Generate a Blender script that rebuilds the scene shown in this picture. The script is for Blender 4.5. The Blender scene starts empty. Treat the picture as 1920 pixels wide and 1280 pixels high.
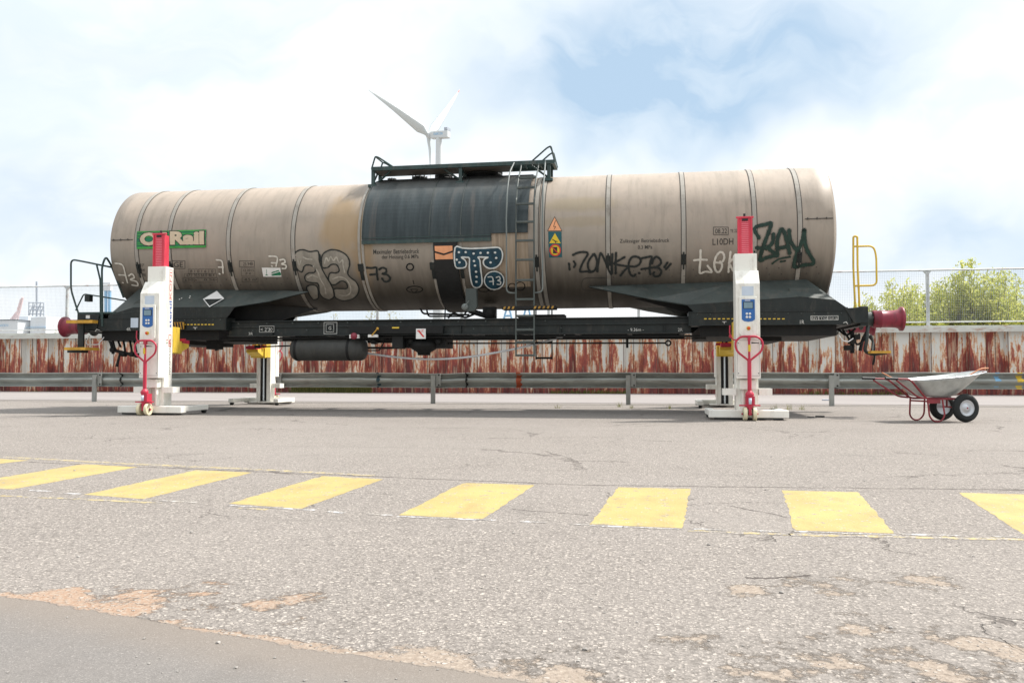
import bpy, bmesh, math, random
from mathutils import Vector, Matrix
R_ = math.radians
PI = math.pi
rnd = random.Random(7)
sc = bpy.context.scene
C = sc.collection

# ------------------------------------------------------------------ camera
CAM_H, FPX, YAW, PITCH = 0.70, 1550.0, 9.0, 2.2
cd = bpy.data.cameras.new('camera'); cam = bpy.data.objects.new('camera', cd); C.objects.link(cam)
cam.location = (0, 0, CAM_H); cam.rotation_euler = (R_(90 + PITCH), 0, R_(YAW))
cd.sensor_width = 36; cd.lens = FPX / 1920 * 36; cd.clip_start = 0.05; cd.clip_end = 3000
sc.camera = cam
sc.render.resolution_x, sc.render.resolution_y = 1024, 682
sc.view_settings.view_transform = 'Standard'; sc.view_settings.look = 'None'
sc.view_settings.gamma = 1; sc.view_settings.exposure = 0.56

_c, _s = math.cos(R_(YAW)), math.sin(R_(YAW))
_f0 = Vector((-_s, _c, 0)); _rt = Vector((_c, _s, 0)); _z = Vector((0, 0, 1))
_fw = _f0 * math.cos(R_(PITCH)) + _z * math.sin(R_(PITCH))
_up = -_f0 * math.sin(R_(PITCH)) + _z * math.cos(R_(PITCH))
CP = Vector((0, 0, CAM_H))
def ray(px, py): return _fw + _rt * ((px - 960) / FPX) + _up * ((640 - py) / FPX)
def at(px, py, Y):                       # point of the vertical plane y = Y seen at a photo pixel (used to read off sizes)
    d = ray(px, py); return CP + d * (Y / d.y)
def gnd(px, py, z=0.0):
    d = ray(px, py); return CP + d * ((z - CAM_H) / d.z)

# ------------------------------------------------------------------ world, sun
class NT:                                # tiny helper for node graphs
    def __init__(s, tree): s.t = tree; s.L = tree.links
    def n(s, typ, **kw):
        nd = s.t.nodes.new(typ)
        for k, v in kw.items(): setattr(nd, k, v)
        return nd
    def put(s, sock, v):
        if isinstance(v, bpy.types.NodeSocket): s.L.new(v, sock)
        elif v is not None:
            if hasattr(sock.default_value, '__len__') and not hasattr(v, '__len__'): v = (v,) * len(sock.default_value)
            if hasattr(sock.default_value, '__len__') and len(sock.default_value) == 4 and len(v) == 3: v = (*v, 1)
            sock.default_value = v
    def m(s, op, a, b=None, c=None, clamp=False):
        nd = s.n('ShaderNodeMath', operation=op, use_clamp=clamp)
        for i, v in enumerate((a, b, c)):
            if v is not None: s.put(nd.inputs[i], v)
        return nd.outputs[0]
    def vm(s, op, a, b=None):
        nd = s.n('ShaderNodeVectorMath', operation=op)
        s.put(nd.inputs[0], a)
        if b is not None: s.put(nd.inputs[1], b)
        return nd.outputs['Value'] if op in ('LENGTH', 'DISTANCE', 'DOT_PRODUCT') else nd.outputs[0]
    def mix(s, f, a, b, blend='MIX'):
        nd = s.n('ShaderNodeMix', data_type='RGBA', blend_type=blend)
        s.put(nd.inputs[0], f); s.put(nd.inputs[6], a); s.put(nd.inputs[7], b); return nd.outputs[2]
    def ss(s, v, lo, hi):                # smoothstep
        nd = s.n('ShaderNodeMapRange', interpolation_type='SMOOTHSTEP')
        s.put(nd.inputs[0], v); s.put(nd.inputs[1], lo); s.put(nd.inputs[2], hi); return nd.outputs[0]
    def noise(s, vec, scale, detail=4, rough=.55, dist=0, col=False):
        nd = s.n('ShaderNodeTexNoise'); s.put(nd.inputs['Vector'], vec); s.put(nd.inputs['Scale'], scale)
        s.put(nd.inputs['Detail'], detail); s.put(nd.inputs['Roughness'], rough); s.put(nd.inputs['Distortion'], dist)
        return nd.outputs['Color' if col else 'Fac']
    def voro(s, vec, scale, feature='F1', out='Distance', rand=1):
        nd = s.n('ShaderNodeTexVoronoi', feature=feature); s.put(nd.inputs['Vector'], vec)
        s.put(nd.inputs['Scale'], scale); s.put(nd.inputs['Randomness'], rand); return nd.outputs[out]
    def ramp(s, f, stops, interp='LINEAR'):
        nd = s.n('ShaderNodeValToRGB'); nd.color_ramp.interpolation = interp; s.put(nd.inputs[0], f)
        el = nd.color_ramp.elements
        while len(el) < len(stops): el.new(.5)
        for e, (p, c) in zip(el, stops): e.position = p; e.color = (*c, 1)
        return nd.outputs[0]
    def scale(s, vec, sc3, loc=(0, 0, 0)):
        nd = s.n('ShaderNodeMapping'); s.put(nd.inputs[0], vec); nd.inputs['Scale'].default_value = sc3
        nd.inputs['Location'].default_value = loc; return nd.outputs[0]
    def obj(s): return s.n('ShaderNodeTexCoord').outputs['Object']
    def sep(s, v): return s.n('ShaderNodeSeparateXYZ', ) if v is None else s._sep(v)
    def _sep(s, v):
        nd = s.n('ShaderNodeSeparateXYZ'); s.put(nd.inputs[0], v); return nd.outputs
    def bump(s, h, strength=.3, dist=.01, normal=None):
        nd = s.n('ShaderNodeBump'); s.put(nd.inputs['Height'], h); nd.inputs['Strength'].default_value = strength
        nd.inputs['Distance'].default_value = dist
        if normal is not None: s.put(nd.inputs['Normal'], normal)
        return nd.outputs[0]

SUN = Vector((0.62, 0.36, 1.0)).normalized()          # towards the sun
SUN_EL = math.asin(SUN.z); SUN_AZ = math.atan2(SUN.x, SUN.y)
w = bpy.data.worlds.new('World'); sc.world = w; w.use_nodes = True
g = NT(w.node_tree)
for n_ in list(w.node_tree.nodes): w.node_tree.nodes.remove(n_)
sky = g.n('ShaderNodeTexSky', sky_type='NISHITA', sun_disc=False)
sky.sun_elevation = SUN_EL; sky.sun_rotation = SUN_AZ; sky.air_density = 1.0; sky.dust_density = 1.5
dirv = g.n('ShaderNodeTexCoord').outputs['Generated']
nv = g.vm('NORMALIZE', dirv)
wob = g.vm('SCALE', g.vm('SUBTRACT', g.noise(nv, 3.2, 4, .55, col=True), (.5, .5, .5))); wob.node.inputs['Scale'].default_value = .30
wv = g.vm('ADD', nv, wob)
base = g.noise(g.scale(wv, (1, 1, 2.2)), 2.6, 5, .5)
fine = g.noise(g.scale(wv, (1, 1, 2.0)), 9, 5, .55)
blue = g.m('MULTIPLY', g.ss(base, .50, .68), .20)
def patch(px, py, sx, sz, amp):                        # a hole of blue between the clouds, in a direction of the sky
    global blue
    d = ray(px, py).normalized()
    df = g.scale(g.vm('SUBTRACT', wv, tuple(d)), (1 / sx, 1 / sx, 1 / sz))
    q = g.ss(g.vm('LENGTH', df), 1.7, -.15)
    blue = g.m('ADD', blue, g.m('MULTIPLY', q, amp))
patch(1250, 150, .22, .09, .85); patch(1400, 80, .18, .08, .62); patch(1120, 200, .12, .05, .3)
patch(330, 50, .2, .05, .15); patch(250, 300, .34, .05, .30); patch(60, 360, .25, .10, .34)
patch(1700, 520, .2, .06, .60); patch(1880, 440, .1, .07, .35); patch(350, 450, .3, .05, .30); patch(900, 190, .16, .06, .22)
blue = g.m('MULTIPLY', blue, g.m('ADD', .50, g.m('MULTIPLY', g.ss(fine, .30, .68), .50)), clamp=True)
cloud = g.mix(g.ss(base, .36, .62), (9.9, 10.0, 10.05), (8.0, 8.75, 9.3)); cloud = g.mix(g.m('MULTIPLY', g.ss(fine, .42, .68), .6), cloud, (9.9, 10.0, 10.05))
skyc = g.mix(.88, g.vm('SCALE', sky.outputs[0]), (4.7, 6.3, 8.0)); skyc.node.inputs[6].links[0].from_node.inputs['Scale'].default_value = .9
col = g.mix(blue, cloud, skyc)
front = g.m('MULTIPLY', g.m('ADD', .80, g.m('MULTIPLY', g.ss(g._sep(nv)[1], -.75, .55), .20)), g.m('ADD', 1.0, g.m('MULTIPLY', g.ss(g._sep(nv)[2], .40, .75), .55)))      # unseen sky dimmed behind the camera for contrast, brightened overhead for more light
col = g.mix(1.0, col, g.n('ShaderNodeCombineColor').outputs[0], 'MULTIPLY'); cc_ = col.node.inputs[7].links[0].from_node
for k_ in range(3): g.put(cc_.inputs[k_], front)
bg = g.n('ShaderNodeBackground'); g.put(bg.inputs[0], col); bg.inputs[1].default_value = 0.079
out = g.n('ShaderNodeOutputWorld'); g.L.new(bg.outputs[0], out.inputs[0])
sl = bpy.data.lights.new('sun', 'SUN'); sl.energy = 4.0; sl.angle = R_(3); sl.color = (1, .955, .89)
so = bpy.data.objects.new('sun', sl); C.objects.link(so); so.rotation_euler = SUN.to_track_quat('Z', 'Y').to_euler(); so.location = (10, 5, 30)

# ------------------------------------------------------------------ materials
def newmat(name):
    m = bpy.data.materials.new(name); m.use_nodes = True
    t = NT(m.node_tree); return m, t, m.node_tree.nodes['Principled BSDF']
def paint(name, col, rough=.5, metal=0, var=.12, dirt=None, dirt_amt=.35, scale=6, bump=.05, stretch=(1, 1, .35), spec=.4):
    m, t, b = newmat(name)
    o = t.obj(); n1 = t.noise(t.scale(o, stretch), scale, 6, .6); n2 = t.noise(o, scale * 9, 3, .6)
    c = t.mix(t.ss(n1, .3, .7), tuple(x * (1 - var) for x in col), tuple(min(1, x * (1 + var)) for x in col))
    if dirt: c = t.mix(t.m('MULTIPLY', t.ss(t.noise(t.scale(o, stretch, (3.1, 1.7, .4)), scale * 1.7, 7, .65), .5, .72), dirt_amt), c, dirt)
    t.put(b.inputs['Base Color'], c); t.put(b.inputs['Roughness'], t.m('ADD', rough - .08, t.m('MULTIPLY', n1, .16)))
    b.inputs['Metallic'].default_value = metal; b.inputs['Specular IOR Level'].default_value = spec
    t.put(b.inputs['Normal'], t.bump(n2, bump, .004))
    return m
M = {}
M['frame'] = paint('dark frame paint', (.0115, .0165, .016), .5, var=.3, dirt=(.055, .048, .040), dirt_amt=.55)
M['plate'] = paint('grey green plate', (.052, .064, .060), .5, var=.18, dirt=(.12, .11, .095), dirt_amt=.5, scale=3)
M['under'] = paint('black underframe', (.0075, .008, .008), .7, var=.3, dirt=(.03, .025, .02))
M['strap'] = paint('black strap', (.013, .014, .014), .62, var=.2)
M['walk'] = paint('walkway green', (.035, .065, .062), .5, var=.2, dirt=(.15, .13, .11))
M['hoop'] = paint('hoop steel', (.15, .17, .165), .45, var=.15, dirt=(.3, .28, .25))
M['ladder'] = paint('ladder steel', (.075, .09, .085), .5, var=.2, dirt=(.2, .17, .13))
M['band'] = paint('aluminium band', (.35, .325, .285), .55, .0, var=.1, dirt=(.17, .14, .11), dirt_amt=.6, scale=4)
M['seam'] = paint('dark seam', (.075, .068, .06), .8)
M['red'] = paint('mast red', (.66, .055, .09), .42, var=.1, dirt=(.35, .04, .06))
M['tow'] = paint('tow bar red', (.50, .035, .07), .38, var=.1)
M['buffer'] = paint('buffer red', (.23, .026, .048), .42, var=.22, dirt=(.09, .03, .035), dirt_amt=.7)
M['white'] = paint('lift white', (.87, .855, .79), .42, var=.03, dirt=(.50, .46, .39), dirt_amt=.45, scale=5)
M['cream'] = paint('wheel cream', (.72, .66, .46), .5, var=.08, dirt=(.45, .38, .25))
M['yellow'] = paint('yellow paint', (.72, .50, .06), .5, var=.1, dirt=(.25, .16, .05))
M['amber'] = paint('amber tread', (.62, .34, .045), .6, var=.2, dirt=(.2, .12, .05))
M['rubber'] = paint('tyre rubber', (.018, .020, .020), .8, var=.3)
M['blackplastic'] = paint('black plastic', (.02, .02, .022), .5)
M['chrome'] = paint('bright screw', (.62, .66, .68), .22, .8, var=.05)
M['galv'] = paint('galvanised', (.33, .35, .33), .36, .35, var=.2, dirt=(.17, .15, .13), dirt_amt=.6, scale=2.2, stretch=(.5, 1, 3))
M['post'] = paint('galvanised post', (.33, .34, .32), .5, .3, var=.15, dirt=(.15, .13, .11))
M['tub'] = paint('zinc tub', (.42, .44, .43), .34, .55, var=.12, dirt=(.35, .34, .32), scale=9, stretch=(1, 1, 1))
M['barred'] = paint('barrow frame red', (.25, .035, .045), .45, var=.2, dirt=(.1, .03, .03))
M['rim'] = paint('rim silver', (.55, .57, .60), .35, .5)
M['blue'] = paint('control blue', (.035, .14, .40), .4, var=.05)
M['lcd'] = paint('display glass', (.20, .30, .36), .15, var=.1)
M['label'] = paint('label pale', (.56, .64, .74), .5, var=.06)
M['redbtn'] = paint('button red', (.7, .09, .03), .4)
M['pipegrey'] = paint('pale cable', (.80, .81, .83), .5)
M['txt'] = paint('stencil black', (.04, .038, .034), .7)
M['txtw'] = paint('stencil white', (.55, .55, .52), .7, dirt=(.2, .2, .2), dirt_amt=.5, scale=14)
M['spraywhite'] = paint('chalk white spray', (.66, .63, .56), .8, var=.12, scale=14)
M['spraypale'] = paint('faded pale spray', (.42, .39, .33), .8, var=.25, scale=12)
M['sprayblack'] = paint('black spray', (.022, .026, .024), .75, var=.3, scale=14)
M['spraygreen'] = paint('green black spray', (.016, .040, .030), .7, var=.3, scale=14)
M['spraynavy'] = paint('navy spray', (.010, .048, .075), .6, var=.35, scale=9)
M['sprayhi'] = paint('outline white spray', (.66, .68, .66), .7, var=.1)
M['green'] = paint('sign green', (.045, .30, .055), .5, var=.2, scale=9)
M['greend'] = paint('sign dark green', (.012, .16, .075), .5, var=.2)
M['cream2'] = paint('sign cream', (.58, .47, .33), .5, var=.08)
M['orange'] = paint('reflective orange', (.80, .36, .18), .45, var=.08, scale=12)
M['stickteal'] = paint('sticker teal', (.015, .10, .12), .5)
M['stickyel'] = paint('sticker yellow', (.70, .50, .03), .5)
M['stickred'] = paint('sticker red', (.60, .05, .04), .5)
M['textblue'] = paint('letter blue', (.02, .09, .42), .5)
M['pwhite'] = paint('sticker white', (.78, .78, .76), .5, var=.05)
M['turb'] = paint('turbine white', (.62, .65, .66), .5, var=.03)
M['turbw'] = paint('turbine blade', (.62, .67, .68), .45, var=.03)
M['turbr'] = paint('turbine red', (.8, .3, .28), .5)
M['farblue'] = paint('crane blue', (.22, .45, .68), .6)
M['farwhite'] = paint('shed white', (.72, .75, .78), .6, var=.05)
M['fargrey'] = paint('lattice grey', (.42, .46, .52), .6)
M['farred'] = paint('boom red', (.74, .56, .54), .6)
M['fencepost'] = paint('fence grey', (.60, .62, .61), .5, .2, dirt=(.32, .14, .09), dirt_amt=.6, scale=3, stretch=(1, 1, 1))
M['wire'] = paint('fence wire', (.48, .53, .56), .5, .3)
M['orangecable'] = paint('orange cable', (.62, .25, .12), .5)
M['twig'] = paint('twig', (.16, .12, .08), .8)
M['stone'] = paint('loose stone', (.30, .28, .26), .9, scale=30, var=.3)

# tank skin with its own stains (object coordinates: x along the wagon, 0 at its middle)
def tankmat(name, base, top):
    m, t, b = newmat(name)
    o = t.obj(); x, y, z = t.sep(o)
    st = t.noise(t.scale(o, (1, .12, .12)), 9, 5, .6)              # streaks running down the skin
    big = t.noise(t.scale(o, (1, 1, 1.4)), 1.1, 5, .55)
    c = t.mix(t.ss(big, .3, .7), base, top)
    c = t.mix(t.m('MULTIPLY', t.ss(st, .46, .74), .50), c, (.24, .205, .165))
    c = t.mix(t.m('MULTIPLY', t.ss(t.noise(t.scale(o, (1, .5, .5)), 7, 7, .68), .5, .75), .30), c, (.20, .175, .145))
    c = t.mix(t.m('MULTIPLY', t.ss(t.m('ADD', z, t.m('MULTIPLY', t.noise(t.scale(o, (1.5, .4, .4)), 3, 5), .6)), 3.75, 3.15), .42), c, (.25, .235, .20))  # grime plus the round tank's shading put into colour, greying the lower half
    # road dirt thrown up on the belly, with the underside's shade painted in too
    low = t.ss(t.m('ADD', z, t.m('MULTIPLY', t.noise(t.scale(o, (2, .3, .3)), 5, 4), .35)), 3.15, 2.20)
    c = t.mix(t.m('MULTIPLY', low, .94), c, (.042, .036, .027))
    def blob(cx, cz, rx, rz, colr, amt, soft=1.0):
        nonlocal c
        dx = t.m('DIVIDE', t.m('SUBTRACT', x, cx), rx); dz = t.m('DIVIDE', t.m('SUBTRACT', z, cz), rz)
        r = t.m('SQRT', t.m('ADD', t.m('MULTIPLY', dx, dx), t.m('MULTIPLY', dz, dz)))
        r = t.m('ADD', r, t.m('MULTIPLY', t.m('SUBTRACT', t.noise(t.scale(o, (1, .5, .5)), 3.5, 5, .6), .5), 1.2))
        c = t.mix(t.m('MULTIPLY', t.ss(r, 1.2, .5 * (2 - soft)), amt), c, colr)
    blob(-1.95, 3.35, .45, .62, (.36, .245, .125), .75)            # ochre spill left of the dark cover
    blob(-1.55, 2.9, .22, .75, (.30, .20, .10), .7)
    blob(-1.75, 4.05, .30, .22, (.20, .165, .13), .7)
    blob(2.25, 3.62, .8, .16, (.34, .27, .16), .5); blob(2.3, 3.3, .7, .10, (.31, .245, .15), .45)
    for cx in (-5.5, -4.3, -3.05, 3.6, 5.1, 6.05, 1.75): blob(cx, 2.45, .10, .40, (.09, .075, .06), .55)
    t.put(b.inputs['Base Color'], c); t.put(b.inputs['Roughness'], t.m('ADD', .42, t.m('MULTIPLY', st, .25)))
    b.inputs['Metallic'].default_value = .05
    dent = t.noise(t.scale(o, (1, .6, .6)), 1.6, 2)
    t.put(b.inputs['Normal'], t.bump(t.m('ADD', dent, t.m('MULTIPLY', t.noise(o, 40, 3), .02)), .35, .05))
    return m
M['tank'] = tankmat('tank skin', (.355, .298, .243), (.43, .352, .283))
m, t, b = newmat('dark cover skin'); o = t.obj(); x, y, z = t.sep(o)
st = t.noise(t.scale(o, (1, .10, .10)), 7, 6, .65)
c = t.mix(t.ss(st, .35, .7), (.010, .021, .024), (.036, .052, .057))
up = t.ss(t.m('ADD', z, t.m('MULTIPLY', t.noise(t.scale(o, (1, .5, .5)), 4, 5), .8)), 4.15, 4.75)
c = t.mix(t.m('MULTIPLY', up, .6), c, (.13, .125, .115))
c = t.mix(t.m('MULTIPLY', t.ss(t.noise(t.scale(o, (1, .08, .08), (4, 0, 0)), 4.5, 5, .6), .56, .68), .45), c, (.12, .10, .085))
t.put(b.inputs['Base Color'], c); t.put(b.inputs['Roughness'], t.m('ADD', .34, t.m('MULTIPLY', st, .3)))
t.put(b.inputs['Normal'], t.bump(t.noise(t.scale(o, (1, .5, .5)), 2, 3), .3, .05)); M['cover'] = m
m, t, b = newmat('streaked bare patch'); o = t.obj()
st = t.noise(t.scale(o, (1, .05, .05)), 22, 5, .65)
t.put(b.inputs['Base Color'], t.ramp(st, [(.3, (.22, .165, .115)), (.5, (.36, .28, .20)), (.7, (.42, .34, .26))])); b.inputs['Roughness'].default_value = .5
M['patch'] = m
# sheet pile wall: peeling white paint over rust
m, t, b = newmat('rusted white sheet piles'); o = t.obj(); x, y, z = t.sep(o)
cell = t.m('FLOOR', t.m('DIVIDE', x, .575))
cv = t.n('ShaderNodeCombineXYZ'); t.put(cv.inputs[0], cell); wn = t.n('ShaderNodeTexWhiteNoise', noise_dimensions='3D'); t.put(wn.inputs['Vector'], cv.outputs[0])
n1 = t.noise(t.scale(o, (1, 1, .22)), 3.4, 8, .68, .4); n2 = t.noise(t.scale(o, (1, 1, .09)), 10.5, 5, .65); n3 = t.noise(o, 16, 4, .65)
v = t.m('ADD', t.m('MULTIPLY', n1, .86), t.m('MULTIPLY', n2, .50))
v = t.m('ADD', v, t.m('MULTIPLY', n3, .14))
v = t.m('ADD', v, t.m('MULTIPLY', t.m('SUBTRACT', wn.outputs[0], .5), .13))
v = t.m('ADD', v, t.m('MULTIPLY', t.m('SUBTRACT', 1.62, z), .105))
v = t.m('SUBTRACT', v, t.m('MULTIPLY', t.ss(x, 7.5, 9.5), .025)); v = t.m('SUBTRACT', v, t.m('MULTIPLY', t.ss(z, 1.90, 2.05), .02))
c = t.ramp(v, [(.700, (.64, .64, .60)), (.728, (.68, .56, .42)), (.762, (.56, .29, .16)), (.80, (.34, .082, .052)), (.87, (.235, .050, .040)), (.95, (.13, .036, .034))])
c = t.mix(t.m('MULTIPLY', t.ss(n2, .54, .66), .60), c, (.66, .50, .34))
t.put(b.inputs['Base Color'], c); t.put(b.inputs['Roughness'], .75)
t.put(b.inputs['Normal'], t.bump(v, .3, .02)); M['piles'] = m
M['cap'] = paint('pile cap paint', (.56, .57, .53), .6, var=.08, dirt=(.33, .15, .08), dirt_amt=.75, scale=1.3, stretch=(1, 1, 2))

# asphalt yard
def aggregate(t, o, s, light=(.55, .495, .44), mid=(.205, .184, .167), dark=(.075, .066, .058)):
    wv_ = t.vm('ADD', o, t.vm('MULTIPLY', t.noise(o, s * .8, 3, col=True), (.016, .016, 0)))
    d = t.voro(wv_, s); r, g_, b_ = t.sep(t.voro(wv_, s, out='Color'))
    stone = t.m('MULTIPLY', t.ss(t.m('ADD', d, t.m('MULTIPLY', b_, .18)), .60, .36), t.ss(r, .55, .86))
    n1 = t.noise(o, s * 1.6, 4, .7)
    c = t.mix(t.ss(n1, .34, .66), tuple(q * .72 for q in mid), tuple(q * 1.38 for q in mid))
    c = t.mix(t.m('MULTIPLY', t.ss(d, .52, .85), .55), c, dark)
    c = t.mix(t.m('MULTIPLY', stone, .85), c, t.mix(g_, light, tuple(q * .74 for q in light)))
    d2 = t.voro(wv_, s * 2.3); c2 = t.sep(t.voro(wv_, s * 2.3, out='Color'))
    c = t.mix(t.m('MULTIPLY', t.m('MULTIPLY', t.ss(d2, .5, .25), t.ss(c2[0], .60, .85)), .85), c, light)
    c = t.mix(t.m('MULTIPLY', t.m('MULTIPLY', t.ss(d2, .55, .2), t.ss(c2[1], .80, .92)), .8), c, dark)
    return c, t.m('SUBTRACT', t.m('MULTIPLY', stone, .8), t.m('ADD', t.m('MULTIPLY', d, .6), t.m('MULTIPLY', d2, .4)))
m, t, b = newmat('worn asphalt yard'); o = t.obj(); x, y, z = t.sep(o)
c, h = aggregate(t, o, 66)
big = t.noise(o, .35, 5, .6); med = t.noise(o, 2.1, 6, .62)
c = t.mix(.16, c, t.mix(t.ss(med, .3, .7), (.22, .198, .18), (.28, .252, .23)))
c = t.mix(t.m('MULTIPLY', t.ss(big, .4, .75), .35), c, (.30, .272, .25))
c = t.mix(t.m('MULTIPLY', t.ss(med, .60, .80), .22), c, (.19, .175, .165))
stn = t.noise(t.scale(o, (1, 1, 1), (11, 4, 0)), .9, 7, .68)
c = t.mix(t.m('MULTIPLY', t.ss(stn, .60, .70), .30), c, (.135, .122, .112))
c = t.mix(t.m('MULTIPLY', t.ss(t.noise(t.scale(o, (.16, 2.6, 1)), 1.6, 5, .6), .55, .72), .26), c, (.16, .145, .132))
# cracks
wc = t.vm('ADD', o, t.vm('MULTIPLY', t.noise(o, 1.3, 5, .65, col=True), (.9, .9, 0)))
cr = t.voro(wc, .42, 'DISTANCE_TO_EDGE'); crm = t.m('MULTIPLY', t.ss(cr, .009, .002), t.ss(t.noise(o, .55, 3), .50, .58))
cr2 = t.voro(wc, 1.4, 'DISTANCE_TO_EDGE'); crm2 = t.m('MULTIPLY', t.ss(cr2, .010, .002), t.ss(t.noise(t.scale(o, (1, 1, 1), (5, 3, 0)), .6, 3), .56, .64))
crm = t.m('MULTIPLY', t.m('MAXIMUM', crm, crm2), .7)
def crack(pts, wd, amp):                                # single cracks traced along the yard
    global crm
    for a_, b_ in zip(pts, pts[1:]):
        A_, B_ = gnd(*a_), gnd(*b_); dd = (B_ - A_); ln = dd.length; dd.normalize(); nn2 = Vector((-dd.y, dd.x, 0))
        rel = t.vm('SUBTRACT', o, tuple(A_)); al = t.vm('DOT_PRODUCT', rel, tuple(dd)); ac_ = t.vm('DOT_PRODUCT', rel, tuple(nn2))
        ac_ = t.m('ABSOLUTE', t.m('ADD', ac_, t.m('MULTIPLY', t.m('SUBTRACT', t.noise(o, 5, 6, .7), .5), amp)))
        on = t.m('MULTIPLY', t.m('GREATER_THAN', al, 0), t.m('LESS_THAN', al, ln)); wv2 = t.m('MULTIPLY', t.noise(o, 7, 3), wd * 2)
        crm = t.m('MAXIMUM', crm, t.m('MULTIPLY', on, t.m('LESS_THAN', ac_, wv2)))
crack([(53, 866), (700, 893), (1100, 909), (1920, 918)], .012, .10); crack([(1370, 948), (1482, 970)], .006, .12); crack([(960, 954), (1105, 966)], .006, .12); crack([(1400, 1084), (1520, 1078)], .008, .12)
c = t.mix(t.m('MULTIPLY', crm, .8), c, (.055, .045, .040))
# border between the rough old surface and the smooth newer patch in front
a0, a1 = gnd(-100, 1100), gnd(960, 1277); nn = Vector((-(a1 - a0).y, (a1 - a0).x, 0)).normalized()
if nn.y < 0: nn = -nn
bd = t.m('SUBTRACT', t.vm('DOT_PRODUCT', o, tuple(nn)), a0.dot(nn))
mid_ = gnd(430, 1172); bow = (mid_ - a0).dot(nn)
bdn = t.m('ADD', bd, t.m('MULTIPLY', t.m('SUBTRACT', t.noise(o, 1.6, 7, .68), .5), .24))
rightof = t.ss(x, .55, -.15)
smooth = t.m('MULTIPLY', t.ss(bdn, .015 , -.005), 1.0)
sandn = t.noise(t.scale(o, (1, 1, 1), (2, 7, 0)), 2.3, 7, .66)
sand = t.ss(t.m('SUBTRACT', t.m('MULTIPLY', t.m('SUBTRACT', sandn, .455), 1.6), t.m('MULTIPLY', t.m('MAXIMUM', bdn, 0), 1.7)), -.02, .06)
acc = None
for px, py, r_, e_ in ((1540, 1252, .30, .6), (1690, 1195, .26, .6), (1790, 1268, .26, .5), (1560, 1095, .26, .5), (1740, 1090, .22, .5), (1390, 1105, .16, .5), (1060, 1268, .30, .6), (1300, 1195, .14, .5), (320, 1115, .34, .45), (560, 1135, .26, .45), (1860, 1215, .2, .6)):
    df = t.vm('LENGTH', t.scale(t.vm('SUBTRACT', o, tuple(gnd(px, py))), (1 / r_, 1 / (r_ * e_ * 1.6), 1)))
    q = t.ss(df, 1.25, .0); acc = q if acc is None else t.m('MAXIMUM', acc, q)
pn = t.m('ADD', t.m('MULTIPLY', t.noise(t.scale(o, (1, 1, 1), (3, 3, 0)), 5.5, 9, .70), 1.0), t.m('MULTIPLY', acc, .20))
sand = t.m('MAXIMUM', sand, t.m('MULTIPLY', t.ss(pn, .632, .70), t.ss(acc, .05, .2)))
sand = t.m('MULTIPLY', sand, t.m('SUBTRACT', 1, t.m('MULTIPLY', t.ss(h, -.35, .2), .75)), clamp=True)
sand = t.m('MULTIPLY', sand, .68)
leftred = t.ss(x, -.35, -1.6)
edge = t.m('MULTIPLY', t.m('MULTIPLY', t.ss(pn, .60, .637), t.ss(pn, .66, .64)), t.ss(acc, .05, .2))
sandc = t.mix(leftred, (.285, .225, .175), (.34, .205, .125)); sandc = t.mix(t.ss(t.noise(o, 60, 4), .4, .75), sandc, (.42, .35, .28))
c = t.mix(t.m('MULTIPLY', edge, .16), c, (.13, .115, .10)); c = t.mix(sand, c, sandc)
cs, hs = aggregate(t, t.scale(o, (1, 1, 1), (9, 2, 0)), 165, (.42, .39, .365), (.185, .172, .162), (.12, .112, .105))
cs = t.mix(.45, cs, (.160, .148, .139)); cs = t.mix(t.m('MULTIPLY', t.ss(med, .4, .7), .4), cs, (.215, .195, .178))
cs = t.mix(t.m('MULTIPLY', t.ss(t.noise(o, 4.5, 8, .7), .5, .7), .35), cs, (.14, .128, .118)); cs = t.mix(t.m('MULTIPLY', t.ss(bdn, -.28, -.01), .35), cs, (.24, .19, .145)); c = t.mix(smooth, c, cs)
t.put(b.inputs['Base Color'], c); b.inputs['Roughness'].default_value = .9; b.inputs['Specular IOR Level'].default_value = .25
hh = t.mix(smooth, t.m('MULTIPLY', h, .35), t.m('MULTIPLY', hs, .08))
hh = t.m('SUBTRACT', hh, t.m('MULTIPLY', crm, 1.2)); hh = t.m('SUBTRACT', hh, t.m('MULTIPLY', t.m('MAXIMUM', sand, smooth), 1.0))
t.put(b.inputs['Normal'], t.bump(hh, .8, .011)); M['asphalt'] = m
# yellow road paint
def roadpaint(name, colr, wear, lo=.50):
    m, t, b = newmat(name); o = t.obj(); ca, h = aggregate(t, o, 66)
    c = t.mix(t.ss(t.noise(o, 3, 5), .35, .7), colr, tuple(q * .86 for q in colr))
    c = t.mix(t.m('MULTIPLY', t.ss(t.noise(t.scale(o, (1.2, .5, 1)), 4, 7, .66), .46, .70), .62), c, (.30, .22, .09))
    wr = t.m('ADD', t.noise(o, 14, 5, .7), t.m('MULTIPLY', h, .10))
    c = t.mix(t.m('MULTIPLY', t.ss(wr, lo, lo + .06), wear), c, ca)
    t.put(b.inputs['Base Color'], c); b.inputs['Roughness'].default_value = .75
    t.put(b.inputs['Normal'], t.bump(h, .35, .005)); return m
M['ypaint'] = roadpaint('yellow road paint', (.42, .325, .118), .80, .525)
M['yfade'] = roadpaint('faded yellow line', (.42, .34, .17), .95, .40)
M['wfade'] = roadpaint('faded white line', (.56, .56, .57), .95, .38)
m, t, b = newmat('pale concrete strip'); o = t.obj()
c = t.mix(t.ss(t.noise(t.scale(o, (.25, 2.2, 1)), .9, 6, .6), .3, .7), (.23, .208, .20), (.30, .272, .26))
c = t.mix(t.m('MULTIPLY', t.ss(t.noise(o, 25, 3), .45, .75), .5), c, (.19, .172, .162))
t.put(b.inputs['Base Color'], c); b.inputs['Roughness'].default_value = .9; M['concrete'] = m
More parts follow.
